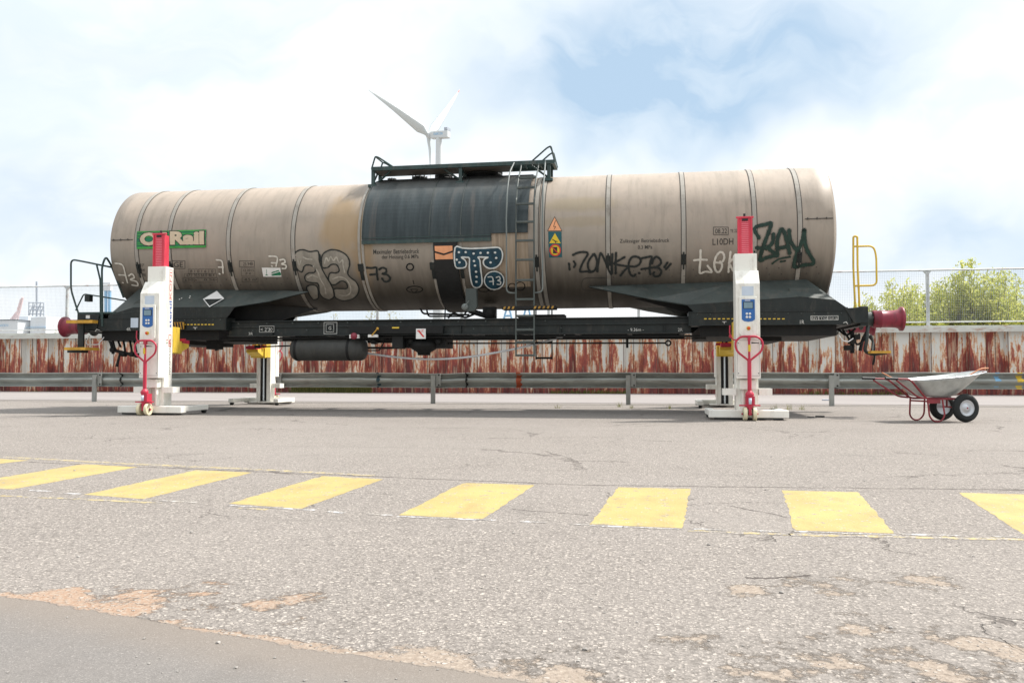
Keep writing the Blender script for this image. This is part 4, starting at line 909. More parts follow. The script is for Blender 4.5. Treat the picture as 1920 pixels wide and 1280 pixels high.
for px, base in ((698, 0), (862, 0), (1028, 0)):
    q = at(px, 318, Yw0).x
    for Yp in (Yw0 + .02, Yw1 - .07): mb.box(q - .025, q + .035, Yp, Yp + .05, TZ + math.sqrt(TR ** 2 - (Yp - YC) ** 2) - .02, zw - .036)
    mb.box(q - .07, q + .08, Yw0 - .03, Yw0 + .1, TZ + math.sqrt(TR ** 2 - (Yw0 - YC) ** 2) + .015, TZ + math.sqrt(TR ** 2 - (Yw0 - YC) ** 2) + .065)
    sg_ = 1 if px < 900 else -1
    if px == 862: sg_ = -1
    mb.tube([(q, Yw0 + .03, TZ + 1.08), (q - .0, Yw0 + .3, zw - .03)], .02, 6); mb.tube([(q + sg_ * .02, Yw0 + .2, TZ + 1.13), (q + sg_ * .32, Yw0 + .1, zw - .03)], .02, 6)
mb.build('walkway_bracket', M['walk'], wk)
mb = MB()
for q, sg_, hh_ in ((wx0, 1, .26), (wx1, -1, .32)):
    for Yp in (Yw0 + .02, Yw0 + .46):
        mb.tube(round_path([(q, Yp, zw), (q + sg_ * .07, Yp, zw + hh_ * .9), (q + sg_ * .14, Yp, zw + hh_ * .8), (q + sg_ * .42, Yp, zw + .02)], .03), .016, 8)
    mb.tube([(q + sg_ * .08, Yw0 + .02, zw + hh_ * .86), (q + sg_ * .08, Yw0 + .46, zw + hh_ * .86)], .014, 8)
mb.build('walkway_rail', M['walk'], wk)
mb = MB(); ztop = TZ + TR
for px, r, h_ in ((735, .08, .07), (787, .15, .09), (832, .17, .11), (905, .38, .14)):
    q = at(px, 325, YC).x; mb.lathe((q, YC, ztop - .06), (0, 0, 1), [(0, r * .85), (h_, r * .85), (h_ + .001, r), (h_ + .04, r), (h_ + .041, r * .9), (h_ + .06, r), (h_ + .09, r), (h_ + .11, r * .6), (h_ + .13, .001)], 28)
    for k in range(10): an = k * PI / 5; mb.lathe((q + r * .93 * math.cos(an), YC + r * .93 * math.sin(an), ztop - .06 + h_ - .02), (0, 0, 1), [(0, .001), (0, .016), (.13, .016), (.13, .001)], 6)
mb.build('manhole', M['under'], tank)
mb = MB(); mb.box(at(712, 338, 14.9).x, at(1000, 330, 14.9).x, 14.9, 15.7, ztop - .075, ztop + .004); mb.build('top_plinth', M['under'], tank)

# access ladder and its hoops
Yl = 13.98
lx0, lx1 = at(967.5, 600, Yl).x, at(1001.5, 600, Yl).x
ztl = zw - .02
mb = MB()
def stile(x_): return [(x_, Yl, at(985, 668, Yl).z), (x_, Yl, TZ + .25), (x_, Yl + .06, TZ + .62), (x_, Yl + .25, TZ + .95), (x_, Yl + .52, TZ + 1.20), (x_, Yw0 + .04, zw + .01)]
for x_ in (lx0, lx1): mb.tube(smooth_path(stile(x_), 6), .0145, 8)
ladder = mb.build('ladder', M['ladder'], wagon)
for py in (666, 641, 618, 592, 561, 525, 487, 451, 416, 382, 348, 325):
    z_ = at(985, py, Yl).z; y_ = Yl
    pth = smooth_path(stile(lx0), 6)
    for a, b_ in zip(pth, pth[1:]):
        if a.z <= z_ <= b_.z: y_ = a.y + (b_.y - a.y) * (z_ - a.z) / max(1e-6, b_.z - a.z)
    mb = MB(); mb.bbox_(lx0, lx1, y_ - .02, y_ + .03, z_ - .018, z_ + .018, .006); mb.build('rung', M['ladder'], ladder)
mb = MB()
for x_ in (lx0 - .16, lx1 + .15):
    s2 = 1 if x_ < (lx0 + lx1) / 2 else -1
    zb2 = at(985, 548, Yl - .05).z
    mb.tube(round_path([(x_ + s2 * .15, Yl + .05, zb2), (x_, Yl - .03, zb2), (x_, Yl - .05, TZ + .2), (x_, Yl + .02, TZ + .7), (x_, Yl + .30, TZ + 1.12), (x_ + s2 * .03, Yw0 + .02, zw + .02)], .14), .0135, 8)
mb.build('hoop', M['hoop'], ladder)
# far side ladder seen below the solebar
mb = MB(); fl0, fl1 = at(1005, 650, 16.62).x, at(1035, 650, 16.62).x
for x_ in (fl0, fl1): mb.tube([(x_, 16.62, at(1020, 674, 16.62).z), (x_, 16.62, TZ)], .014, 8)
for py in (671, 642, 600): z_ = at(1020, py, 16.62).z; mb.box(fl0, fl1, 16.6, 16.64, z_ - .02, z_ + .02)
mb.build('ladder', M['under'], wagon, label='dark ladder on the far side')
mb = MB(); q = at(990, 577, 14.0); mb.box(at(942, 579, 14.0).x, at(1042, 575, 14.0).x, 13.93, 14.25, q.z - .026, q.z + .026); fb = mb.build('foot_board', M['under'], wagon)
mb = MB()
for k in range(12):
    if k in (3, 4, 5, 6): continue
    x_ = at(943 + k * 8.2, 577, 13.93).x; mb.add([(x_, 13.927, q.z - .022), (x_ + .035, 13.927, q.z - .022), (x_ + .052, 13.927, q.z + .022), (x_ + .017, 13.927, q.z + .022)], [(0, 1, 2, 3)])
mb.build('hazard_stripe', paint('dull amber stripe', (.36, .20, .035), .6, var=.3), fb)
mb = MB(); pbox(mb, 970, 1058, 589.5, 594.5, 14.2, 14.6)
a = at(790, 583, 14.8); pth = round_path([at(788, 578, 14.8), at(793, 588, 14.8), at(880, 590, 14.8)], .05); mb.tube(pth, .018, 8)
pth = round_path([at(800, 580, 14.8), at(803, 593, 14.8), at(868, 593, 14.8), at(876, 582, 14.8)], .05); mb.tube(pth, .016, 8)
mb.tube(round_path([at(840, 596, 14.8), at(850, 586, 14.8), at(872, 596, 14.8), at(900, 584, 14.8)], .05), .02, 8); mb.tube([at(835, 575, 14.7), at(834, 600, 14.7)], .012, 6)
q = at(918, 588, 14.8); mb.lathe((q.x, 14.7, q.z), (0, 1, 0), [(0, .001), (0, .10), (.25, .10), (.25, .001)], 16); mb.tube([at(880, 582, 14.8), at(930, 598, 14.8)], .05, 8); pbox(mb, 905, 928, 575, 592, 14.75, 14.95)
mb.build('bottom_pipes', M['under'], wagon)
mb = MB(); mb.prism([at(*p, 13.98) for p in ((873, 541), (893, 540), (894, 575), (888, 583), (873, 583))], (0, .12, 0)); bk = mb.build('outlet_bracket', M['plate'], wagon)
mb = MB(); q = at(871, 575, 13.95); mb.lathe(q, (0, 1, 0), [(0, .001), (0, .055), (.03, .06), (.05, .04), (.12, .04)], 16); mb.tube([q, q + Vector((.08, -.01, .10))], .008, 6); mb.build('outlet_cap', M['hoop'], bk)

# ------------------------------------------------------------------ column lifts (local: +y towards the wagon)
def make_lift():
    r = thing('column_lift', (0, 0, 0), 'x', 'column lift', 'mobile column lifts under the tank wagon')
    W = M['white']
    mb = MB()                                                # base: cross bar with two legs
    mb.bbox_(-.58, .58, -.27, -.10, .035, .150, .010)
    for s_ in (-1, 1):
        mb.prism([(s_ * .578, -.099, .060), (s_ * .578, .62, .060), (s_ * .47, .62, .060), (s_ * .47, -.099, .060)][::s_], (0, 0, .085))
    mb.box(-.30, .30, -.099, .20, .04, .07)
    base_ = mb.build('base_frame', W, r, bevel=.006)
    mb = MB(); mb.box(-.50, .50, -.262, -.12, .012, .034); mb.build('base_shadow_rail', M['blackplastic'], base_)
    for s_ in (-1, 1):
        mb = MB(); mb.lathe((s_ * .525 - .03, .56, .052), (1, 0, 0), [(0, .001), (0, .045), (.008, .052), (.052, .052), (.06, .045), (.06, .001)], 18); mb.build('caster', M['rubber'], r)
    mb = MB()                                                # column: channel open to the wagon
    mb.box(-.165, .165, -.11, -.09, .07, 2.52); mb.box(-.165, -.145, -.089, .13, .07, 2.52); mb.box(.145, .165, -.089, .13, .07, 2.52)
    mb.box(-.144, -.075, .112, .13, .07, 2.50); mb.box(.075, .144, .112, .13, .07, 2.50); mb.box(-.144, .144, -.089, .111, 2.50, 2.518)
    col_ = mb.build('column', W, r, bevel=.004)
    mb = MB(); mb.box(-.070, .070, .07, .08, .08, 2.49); mb.build('column_slot', M['blackplastic'], col_)
    mb = MB(); mb.cyl((0, .105, .08), (0, .105, 2.4), .022, 12); mb.build('lifting_screw', M['chrome'], r)
    mb = MB()                                                # front cabinet with sloped top
    mb.prism([(-.175, -.111, .62), (-.175, -.30, .62), (-.175, -.30, 2.04), (-.175, -.17, 2.25), (-.175, -.111, 2.25)], (.35, 0, 0))
    cab = mb.build('cabinet', W, r, bevel=.008)
    mb = MB()
    for a, b_, c0_, d0_ in ((-.160, .160, .66, .664), (-.160, .160, 1.19, 1.194), (-.160, -.157, .664, 1.19), (.157, .160, .664, 1.19)): mb.box(a, b_, -.3025, -.3005, c0_, d0_)
    mb.build('door_gap', paint('door gap', (.25, .24, .22), .7), cab)
    mb = MB()
    for a in (-.145, .145):
        for z_ in (.70, 1.15): mb.lathe((a, -.3005, z_), (0, -1, 0), [(0, .009), (.004, .008), (.005, .001)], 8)
    mb.build('screw', M['hoop'], cab)
    mb = MB(); mb.box(-.085, .085, -.304, -.301, 1.86, 2.00); mb.build('notice_label', M['label'], cab)
    mb = MB(); mb.prism([(x_, -.302, z_) for x_, z_ in ((-.13, 1.86 - .02), (.13, 1.84), (.13, 1.29), (.10, 1.245), (0, 1.225), (-.10, 1.245), (-.13, 1.29))], (0, -.045, 0)); cp = mb.build('control_panel', W, r, bevel=.01)
    mb = MB(); mb.prism([(x_, -.3475, z_) for x_, z_ in ((-.095, 1.80), (.095, 1.80), (.095, 1.50), (.06, 1.475), (0, 1.465), (-.06, 1.475), (-.095, 1.50))], (0, -.004, 0)); kp = mb.build('keypad', M['blue'], cp)
    mb = MB(); mb.box(-.073, .073, -.354, -.352, 1.66, 1.765); mb.build('display', M['blackplastic'], kp)
    mb = MB(); mb.box(-.063, .063, -.357, -.355, 1.668, 1.757); mb.build('display', M['lcd'], kp)
    mb = MB()
    for a, b_ in ((-.022, 1.585), (.022, 1.585), (-.022, 1.535), (.022, 1.535)): mb.lathe((a, -.352, b_), (0, -1, 0), [(0, .018), (.004, .018), (.004, .001)], 12)
    mb.box(-.05, .03, -.3535, -.352, 1.778, 1.788); mb.build('button', M['pwhite'], kp)
    mb = MB(); mb.lathe((0, -.348, 1.37), (0, -1, 0), [(0, .03), (.012, .03), (.012, .001)], 16); es = mb.build('emergency_stop', M['stickyel'], cp)
    mb = MB(); mb.lathe((0, -.360, 1.37), (0, -1, 0), [(0, .012), (.012, .012), (.013, .022), (.025, .022), (.028, .001)], 16); mb.build('stop_knob', M['redbtn'], es)
    mb = MB()                                                # red inner mast
    mb.box(-.10, .10, -.05, .09, 2.3, 3.07); mb.box(-.13, .13, -.06, -.03, 3.071, 3.10); mb.box(-.11, -.09, -.065, -.051, 2.52, 3.07); mb.box(.09, .11, -.065, -.051, 2.52, 3.07)
    ms = mb.build('inner_mast', M['red'], r, bevel=.004)
    mb = MB()
    for k in range(18): z_ = 2.54 + k * .029; mb.box(-.052, .052, -.055, -.051, z_, z_ + .012)
    mb.build('safety_notches', paint('notch pink', (.80, .20, .25), .5), ms)
    mb = MB(); mb.box(-.045, .045, -.064, -.061, 3.03, 3.062); mb.cyl((0, 0, 3.1), (0, 0, 3.15), .018, 10); mb.build('mast_top_bolt', M['blackplastic'], ms)
    mb = MB()                                                # yellow carriage with forks towards the wagon
    mb.box(-.17, -.075, .135, .35, 1.05, 1.50); mb.box(.075, .17, .135, .35, 1.05, 1.50); mb.box(-.17, .17, .352, .42, 1.04, 1.26); mb.prism([(-.14, .421, 1.06), (-.14, .70, 1.16), (-.14, .70, 1.22), (-.14, .421, 1.24)], (.28, 0, 0))
    ca = mb.build('lifting_carriage', M['yellow'], r, bevel=.006)
    mb = MB(); mb.box(-.12, .12, .50, .75, 1.225, 1.29); mb.box(-.2, .2, .44, .50, 1.262, 1.31); mb.build('fork_pad', M['tow'], ca)
    mb = MB()                                                # fork pockets across the column: open rectangular tubes
    for s_ in (-1, 1):
        x0, x1 = sorted((s_ * .166, s_ * .36))
        for (a, b_, c0_, c1_) in ((-.16, .06, .37, .376), (-.16, .06, .464, .47), (-.16, -.154, .376, .464), (.054, .06, .376, .464)): mb.box(x0, x1, a, b_, c0_, c1_)
        mb.box(s_ * .352, s_ * .358, -.153, .053, .377, .463)
    mb.build('fork_pocket', W, r)
    mb = MB(); mb.box(-.12, .12, -.24, -.112, .46, .60); mb.box(-.09, -.06, -.20, -.112, .155, .46); mb.box(.06, .09, -.20, -.112, .155, .46); mb.build('motor_bracket', W, r, bevel=.005)
    T_ = M['tow']
    mb = MB(); yh = -.40                                     # tow bar: loop, shaft, pump, yoke
    loop = round_path([(0, yh, .88), (-.185, yh, 1.03), (-.20, yh, 1.17), (-.12, yh, 1.245), (0, yh, 1.245), (.12, yh, 1.245), (.20, yh, 1.17), (.185, yh, 1.03), (0, yh, .88)], .09, 6)
    mb.tube(loop, .016, 8); mb.tube([(0, yh, .90), (0, yh - .0, .40)], .030, 12); mb.tube([(0, yh, 1.25), (0, yh, .88)], .018, 8)
    tb = mb.build('tow_bar', T_, r)
    mb = MB(); mb.box(-.09, .09, -.345, -.302, 1.25, 1.31); mb.box(-.02, .02, yh - .03, yh + .03, 1.18, 1.245); mb.build('bar_rest', T_, tb)
    mb = MB(); mb.tube([(.03, yh - .02, 1.15), (.14, yh - .02, 1.145)], [.012, .004], 6); mb.build('release_lever', M['blackplastic'], tb)
    mb = MB(); mb.box(-.018, .018, yh - .034, yh - .03, 1.02, 1.12); mb.build('tow_label', M['stickyel'], tb)
    mb = MB(); mb.lathe((0, -.40, .18), (0, 0, 1), [(0, .001), (0, .045), (.08, .052), (.16, .05), (.20, .065), (.22, .062), (.26, .03), (.27, .001)], 18); mb.box(-.055, .055, -.37, -.272, .16, .36); mb.box(-.15, .15, -.43, -.36, .215, .235); mb.box(-.02, .02, -.45, -.36, .08, .22); mb.box(.035, .07, -.44, -.36, .22, .36)
    mb.cyl((-.12, -.40, .10), (.12, -.40, .10), .014, 8); mb.build('pump_yoke', T_, r, bevel=.003)
    mb = MB(); mb.lathe((-.0, -.455, .245), (0, 0, 1), [(0, .001), (0, .022), (.09, .022), (.09, .001)], 12); mb.build('pump_label', M['label'], r)
    for s_ in (-1, 1):
        mb = MB(); mb.lathe((s_ * .068 - .028, -.40, .102), (1, 0, 0), [(0, .03), (.006, .035), (.006, .080), (0, .086), (.004, .099), (.014, .102), (.042, .102), (.052, .099), (.056, .086), (.05, .080), (.05, .035), (.056, .03), (.056, .001)], 26)
        wh = mb.build('steer_wheel', M['cream'], r)
        mb = MB(); mb.lathe((s_ * .068 + s_ * .029 - (.004 if s_ > 0 else -.004), -.40, .102), (s_, 0, 0), [(0, .001), (0, .03), (.006, .028), (.008, .001)], 14); mb.build('hub', M['blackplastic'], wh)
    mb = MB(); mb.tube(round_path([(-.26, -.25, 1.42), (-.265, -.25, 1.28), (-.21, -.25, 1.20), (-.176, -.25, 1.20)], .05), .010, 8); mb.build('cable_hook', T_, r)
    # writing running up the side wall of the column
    mb = MB(); x_ = .1665
    def side(tx, z0, h_, wd, y0, fat=0): m3 = MB(); text_on(m3, tx, (x_, y0, z0), (0, 0, h_), (0, -wd, 0), fat); return m3
    side('stertil', 1.48, .46, .075, .09, .012).build('side_lettering', M['textblue'], col_)
    side('KONI', 1.98, .46, .05, .075, .0).build('side_lettering', M['stickred'], col_)
    m3 = MB(); frame_on(m3, (x_, .095, 1.96), (0, 0, .52), (0, -.09, 0), .006)
    m3.build('letter_frame', M['stickred'], col_)
    side('HANSEWAGGON', .68, .60, .045, .08, .004).build('side_lettering', M['txt'], col_)
    m3 = MB(); frame_on(m3, (x_, .09, 1.16), (0, 0, .20), (0, -.08, 0), .01); text_on(m3, 'P', (x_, .075, 1.20), (0, 0, .07), (0, -.05, 0), .01); m3.build('side_symbol', M['stickred'], col_)
    m3 = MB(); m3.lathe((x_, -.04, 1.27), (1, 0, 0), [(0, .012), (.006, .012), (.008, .001)], 10); m3.build('side_lamp', M['stickred'], col_)
    m3 = MB(); m3.lathe((x_, -.04, 1.22), (1, 0, 0), [(0, .012), (.006, .012), (.008, .001)], 10); m3.build('side_lamp', M['greend'], col_)
    return r
lift = make_lift()
spots = [(at(1403.5, 780, 12.80).x, 13.04, 0, 'white column lift with red tow bar at the wagon end nearest the wheelbarrow'),
         (at(281, 775, 12.80).x, 13.04, 0, 'white column lift with red tow bar standing before the green name board'),
         (at(1361, 765, 17.3).x, 17.62, 180, 'white column lift half hidden behind the lift nearest the wheelbarrow'),
         (at(486, 760, 17.3).x, 17.62, 180, 'white column lift behind the wagon beside the dark air reservoir, open slot showing')]
for i, (x_, y_, a_, lb) in enumerate(spots):
    o = lift if i == 0 else copy_tree(lift)
    o.location = (x_, y_, 0); o.rotation_euler = (0, 0, R_(a_)); o['label'] = lb

# ------------------------------------------------------------------ wheelbarrow (local +x = nose)
def barrow():
    r = thing('wheelbarrow', (0, 0, 0), 'two wheeled wheelbarrow with galvanised tub and red frame standing at the right', 'wheelbarrow')
    bm = bmesh.new(); n = 10
    top = [(-.42, .26, .60), (-.30, .33, .605), (.30, .34, .655), (.72, .22, .715), (.78, 0, .73), (.72, -.22, .715), (.30, -.34, .655), (-.30, -.33, .605), (-.42, -.26, .60), (-.46, 0, .605)]
    bot = [(-.20, .16, .36), (-.14, .20, .355), (.18, .20, .355), (.28, .14, .37), (.30, 0, .375), (.28, -.14, .37), (.18, -.20, .355), (-.14, -.20, .355), (-.20, -.16, .36), (-.22, 0, .36)]
    rings = []
    for t_ in (0, .12, .5, 1.0):
        rings.append([bm.verts.new(Vector(b_).lerp(Vector(a), t_) + Vector((0, 0, -.02 * math.sin(t_ * PI)))) for a, b_ in zip(top, bot)])
    for a, b_ in zip(rings, rings[1:]):
        for k in range(n): bm.faces.new((a[k], a[(k + 1) % n], b_[(k + 1) % n], b_[k]))
    bm.faces.new(rings[0])
    mb = MB(); mb.frombm(bm, True); tub = mb.build('tub', M['tub'], r)
    sd = tub.modifiers.new('sub', 'SUBSURF'); sd.levels = sd.render_levels = 2
    so_ = tub.modifiers.new('sol', 'SOLIDIFY'); so_.thickness = .004
    mb = MB(); mb.tube(smooth_path(top, 6, True), .008, 8, closed=True); mb.build('tub_rim', M['rim'], tub)
    F = M['barred']
    mb = MB()
    for s_ in (-1, 1):
        mb.tube(round_path([(-.86, s_ * .29, .625), (-.50, s_ * .27, .615), (-.20, s_ * .19, .335), (.42, s_ * .15, .33)], .06), .0145, 8)
        mb.tube(round_path([(-.72, s_ * .285, .60), (-.36, s_ * .235, .36), (-.22, s_ * .20, .345)], .05), .013, 8)
        mb.tube(round_path([(-.19, s_ * .20, .34), (-.185, s_ * .23, .08), (-.12, s_ * .24, .012), (-.02, s_ * .24, .012), (.05, s_ * .235, .09), (.04, s_ * .20, .33)], .09, 6), .0125, 8)
        mb.tube([(.36, s_ * .15, .33), (.36, s_ * .15, .21)], .014, 8)
    mb.tube([(-.19, -.2, .30), (-.19, .2, .30)], .012, 8); mb.box(-.20, .0, -.215, -.195, .27, .325); mb.cyl((.36, -.30, .205), (.36, .30, .205), .012, 10); mb.tube([(.40, -.15, .33), (.40, .15, .33)], .014, 8)
    mb.build('barrow_frame', F, r)
    for s_ in (-1, 1):
        mb = MB(); mb.tube([(-.89, s_ * .291, .627), (-.70, s_ * .282, .622)], .019, 10); mb.build('grip', M['blackplastic'], r)
        mb = MB(); mb.lathe((.36, s_ * .255 - .045, .205), (0, 1, 0), [(.01, .115), (.0, .14), (.006, .175), (.025, .198), (.045, .204), (.065, .198), (.084, .175), (.09, .14), (.08, .115)], 36); wh = mb.build('wheel', M['rubber'], r)
        mb = MB(); mb.lathe((.36, s_ * .255, .205), (0, s_, 0), [(.03, .118), (.036, .112), (.012, .098), (.010, .055), (.035, .045), (.04, .02), (.042, .001)], 28); mb.lathe((.36, s_ * .255, .205), (0, -s_, 0), [(.03, .118), (.02, .09), (.02, .001)], 28); mb.build('wheel_rim', M['rim'], wh)
    return r
wb = barrow(); q = gnd(1811, 791.5); ang = 17
off = Matrix.Rotation(R_(ang), 4, 'Z') @ Vector((.36, -.255, 0)); wb.location = (q.x - off.x, q.y - off.y, 0); wb.rotation_euler = (0, 0, R_(ang))
bpy.context.view_layer.update()
Mw = Matrix.Translation(wb.location) @ Matrix.Rotation(R_(ang), 4, 'Z')
mb = MB(); pts = [(-.62, .22, .71), (-.44, .20, .615), (-.25, .15, .50), (.05, .05, .42), (.35, .0, .52), (.66, -.02, .70), (.80, -.02, .765), (.93, 0, .775)]
mb.tube(smooth_path([Mw @ Vector(p) for p in pts], 6), .009, 7); cb = mb.build('cable', M['orangecable'])
tag(cb, 'bent orange cable lying in the wheelbarrow tub with both ends sticking out', 'cable')

# ------------------------------------------------------------------ setting: yard, strip, wall, fence, guardrail
mb = MB(); mb.add([(-900, -60, 0), (900, -60, 0), (900, 1600, 0), (-900, 1600, 0)], [(0, 1, 2, 3)]); GROUND = tag(mb.build('ground', M['asphalt']), kind='structure'); ORG[GROUND.name] = Vector((0, 0, 0))
mb = MB(); mb.add([(-60, 19.4, .006), (40, 19.4, .006), (40, 28.6, .006), (-60, 28.6, .006)], [(0, 1, 2, 3)]); tag(mb.build('pavement', M['concrete']), kind='structure')
rb = random.Random(3)
def rough_poly(pts, z, amp=.008, stp=.06):
    out_ = []
    for a, b_ in zip(pts, pts[1:] + pts[:1]):
        n = max(1, int((b_ - a).length / stp))
        for k in range(n): out_.append(a.lerp(b_, k / n) + Vector((rb.uniform(-amp, amp), rb.uniform(-amp, amp), 0)))
    return [Vector((p.x, p.y, z)) for p in out_]
def sheet(mb, pts, z, amp=.008, stp=.06):
    P_ = rough_poly(pts, z, amp, stp); bm = bmesh.new(); f = bm.faces.new([bm.verts.new(p) for p in P_]); bmesh.ops.triangulate(bm, faces=[f]); mb.frombm(bm)
blocks = [[(-150, 853), (53, 862.5), (-60, 876), (-260, 868)], [(157, 869.5), (257, 875.5), (22, 917), (-90, 910)], [(368, 881), (474, 885.5), (270, 935), (158, 927)], [(605, 892), (718, 898), (565, 953.5), (430, 943.5)], [(868, 905), (1002, 909), (905, 972.5), (748, 965)],
          [(1158, 913), (1294, 916), (1281, 989.5), (1107, 982)], [(1467, 919), (1608, 922), (1678, 1000), (1490, 993)], [(1797, 923.5), (1940, 927), (2080, 1012), (1925, 1004)]]
words = ['at the far left edge, mostly cut off', 'running off the left edge', 'just right of the one running off the left edge', 'fourth from the left', 'fifth from the left', 'nearly square, sixth from the left', 'seventh from the left, slanting the other way', 'cut off by the right edge']
for bp, wd in zip(blocks, words):
    mb = MB(); sheet(mb, [gnd(*p) for p in bp], .0006, .007); o = mb.build('yellow_marking', M['ypaint'], GROUND, label='worn yellow block ' + wd)
mb = MB()
def line(mb, pts, wd, z, amp=.006, gap=None):
    P_ = [gnd(*p) for p in pts]
    for a, b_ in zip(P_, P_[1:]):
        d = (b_ - a).normalized(); n = Vector((-d.y, d.x, 0)) * wd / 2; sheet(mb, [a - n, b_ - n, b_ + n, a + n], z, amp, .05)
line(mb, [(-60, 853), (260, 870), (525, 882), (700, 891)], .075, .0010); line(mb, [(0, 929), (140, 935), (300, 943)], .04, .0010); line(mb, [(450, 952), (500, 955)], .04, .0010); line(mb, [(1290, 995), (1480, 1002), (1920, 1011)], .045, .0010, .01)
mb.build('faded_line', M['yfade'], GROUND, label='faded thin yellow line along the painted blocks')
mb = MB()
for a, b_ in (((55, 919), (95, 921)), ((120, 924), (150, 926)), ((300, 938), (370, 942)), ((430, 947), (590, 956)), ((615, 959), (645, 961)), ((690, 963), (735, 966)), ((745, 968), (930, 975)), ((975, 977), (1025, 979.5)), ((1070, 982), (1105, 984)), ((1105, 985), (1280, 991.5)), ((1300, 991), (1360, 993.5)), ((1410, 994), (1460, 996)), ((1490, 996), (1680, 1002.5)), ((1690, 1001), (1800, 1004)), ((1860, 1005), (1910, 1006.5))): line(mb, [a, b_], .032, .0014, .004)
mb.build('faded_line', M['wfade'], GROUND, label='thin white dash along the near edge of the yellow blocks')

WY = 28.5
wall = thing('sheet_pile_wall', (-3, WY, 0), 'rusted white painted sheet pile wall running behind the wagon', 'wall')
mb = MB(); per = 1.15; x_ = -46.0; prof2 = []
while x_ < 36: prof2 += [(x_, 0), (x_ + .50, 0), (x_ + .575, .16), (x_ + 1.075, .16)]; x_ += per
zt2 = 2.08; vs = []; fs = []
for a, b_ in prof2: vs += [(a, WY + b_, 0), (a, WY + b_, zt2)]
for i in range(len(prof2) - 1): fs.append((2 * i, 2 * i + 2, 2 * i + 3, 2 * i + 1))
mb.add(vs, fs); pl = mb.build('sheet_piles', M['piles'], wall)
mb = MB()
x_ = -46.0
while x_ < 36:
    mb.box(x_ - .004, x_ + .012, WY - .012, WY - .001, 0, zt2 - .01); mb.box(x_ + .49, x_ + .506, WY - .010, WY - .001, 0, zt2 - .01); mb.box(x_ + .83, x_ + .842, WY + .145, WY + .159, 0, zt2 - .01); x_ += per
mb.build('pile_lock', paint('lock dark rust', (.12, .06, .045), .9), wall)
mb = MB(); mb.box(-46, 36, WY - .16, WY + .34, 2.10, 2.15); mb.box(-46, 36, WY - .17, WY - .162, 2.02, 2.16); mb.box(-46, 36, WY - .05, WY + .30, 2.151, 2.235)
mb.build('wall_cap', M['cap'], wall)
fence = thing('mesh_fence', (-3, WY + .12, 2.235), 'grey welded mesh fence with rusty top rail on the wall', 'fence')
FT = 4.05; FY = WY + .12
mb = MB(); mb.tube([(-46, FY, FT), (36, FY, FT)], .028, 8); mb.tube([(-46, FY, 2.36), (36, FY, 2.36)], .022, 8); mb.build('fence_rail', M['fencepost'], fence)
xp = at(1740, 600, FY).x; k = -8
while k < 18:
    x_ = xp - 3.1 * k; k += 1
    if not -46 < x_ < 36: continue
    mb = MB(); mb.box(x_ - .045, x_ + .045, FY - .04, FY + .04, 2.236, FT - .03); mb.prism([(x_ - .045, FY - .045, FT - .12), (x_ + .045, FY - .045, FT - .12), (x_ + .12, FY - .045, FT - .03), (x_ - .12, FY - .045, FT - .03)], (0, .09, 0)); mb.box(x_ - .09, x_ + .09, FY - .06, FY + .06, 2.236, 2.26); mb.build('fence_post', M['fencepost'], fence)
mb = MB(); x_ = -45.9; wr = .0021
while x_ < 36: mb.box(x_ - wr, x_ + wr, FY - .05 - wr, FY - .05 + wr, 2.36, FT); x_ += .055
z_ = 2.40
while z_ < FT - .02: mb.box(-46, 36, FY - .058 - wr, FY - .058 + wr, z_ - wr, z_ + wr); z_ += .055
mb.build('wire_mesh', M['wire'], fence)

# guardrail seen from its back
GY = 18.75
rail = thing('guardrail', (-2, GY, 0), 'long galvanised guardrail on posts between the yard and the rusted wall', 'guardrail')
wprof = [(.715, -.045), (.69, -.04), (.655, .035), (.62, .038), (.565, -.038), (.515, -.038), (.44, .045), (.41, .048), (.392, .012), (.368, -.018)]
wprof = [(p.x, p.y) for p in smooth_path([(a, b_, 0) for a, b_ in wprof], 3)]
mb = MB(); n = 60; vs = []; fs = []; gx0, gx1 = -24.0, 16.0
for i in range(n + 1):
    x_ = gx0 + (gx1 - gx0) * i / n; wz = .006 * math.sin(i * 1.3) + (-.03 * math.exp(-((x_ + 4.6) / .5) ** 2)); wy = .015 * math.sin(i * .9)
    for (z_, y_) in wprof: vs.append((x_, GY + y_ + wy, z_ + wz * (1 if z_ > .5 else .3)))
m_ = len(wprof)
for i in range(n):
    for k in range(m_ - 1): fs.append((i * m_ + k, (i + 1) * m_ + k, (i + 1) * m_ + k + 1, i * m_ + k + 1))
mb.add(vs, fs, True); gb = mb.build('rail_beam', M['galv'], rail); sd = gb.modifiers.new('sol', 'SOLIDIFY'); sd.thickness = .005
xg0, xg1 = at(1178, 720, GY).x, at(1557, 720, GY).x; sp = xg1 - xg0
for k in range(-6, 4):
    x_ = xg0 + k * sp
    if k <= -2: x_ = at(182, 720, GY).x + (k + 3) * sp * .96 if k <= -3 else (at(182, 720, GY).x + at(814, 720, GY).x) / 2 + .4
    if k == -1: x_ = at(814, 720, GY).x
    if not gx0 < x_ < gx1: continue
    mb = MB(); mb.box(x_ - .05, x_ + .05, GY - .125, GY - .12, -.02, .66); mb.box(x_ - .05, x_ - .045, GY - .119, GY - .07, -.02, .66); mb.box(x_ + .045, x_ + .05, GY - .119, GY - .07, -.02, .66); mb.box(x_ + .06, x_ + .17, GY - .075, GY - .052, .40, .70)
    p = mb.build('rail_post', M['post'], rail)
    mb = MB()
    for z_ in (.43, .66): mb.lathe((x_ + .13, GY - .076, z_), (0, -1, 0), [(0, .018), (.014, .018), (.014, .001)], 8)
    mb.build('bolt', M['under'], p)
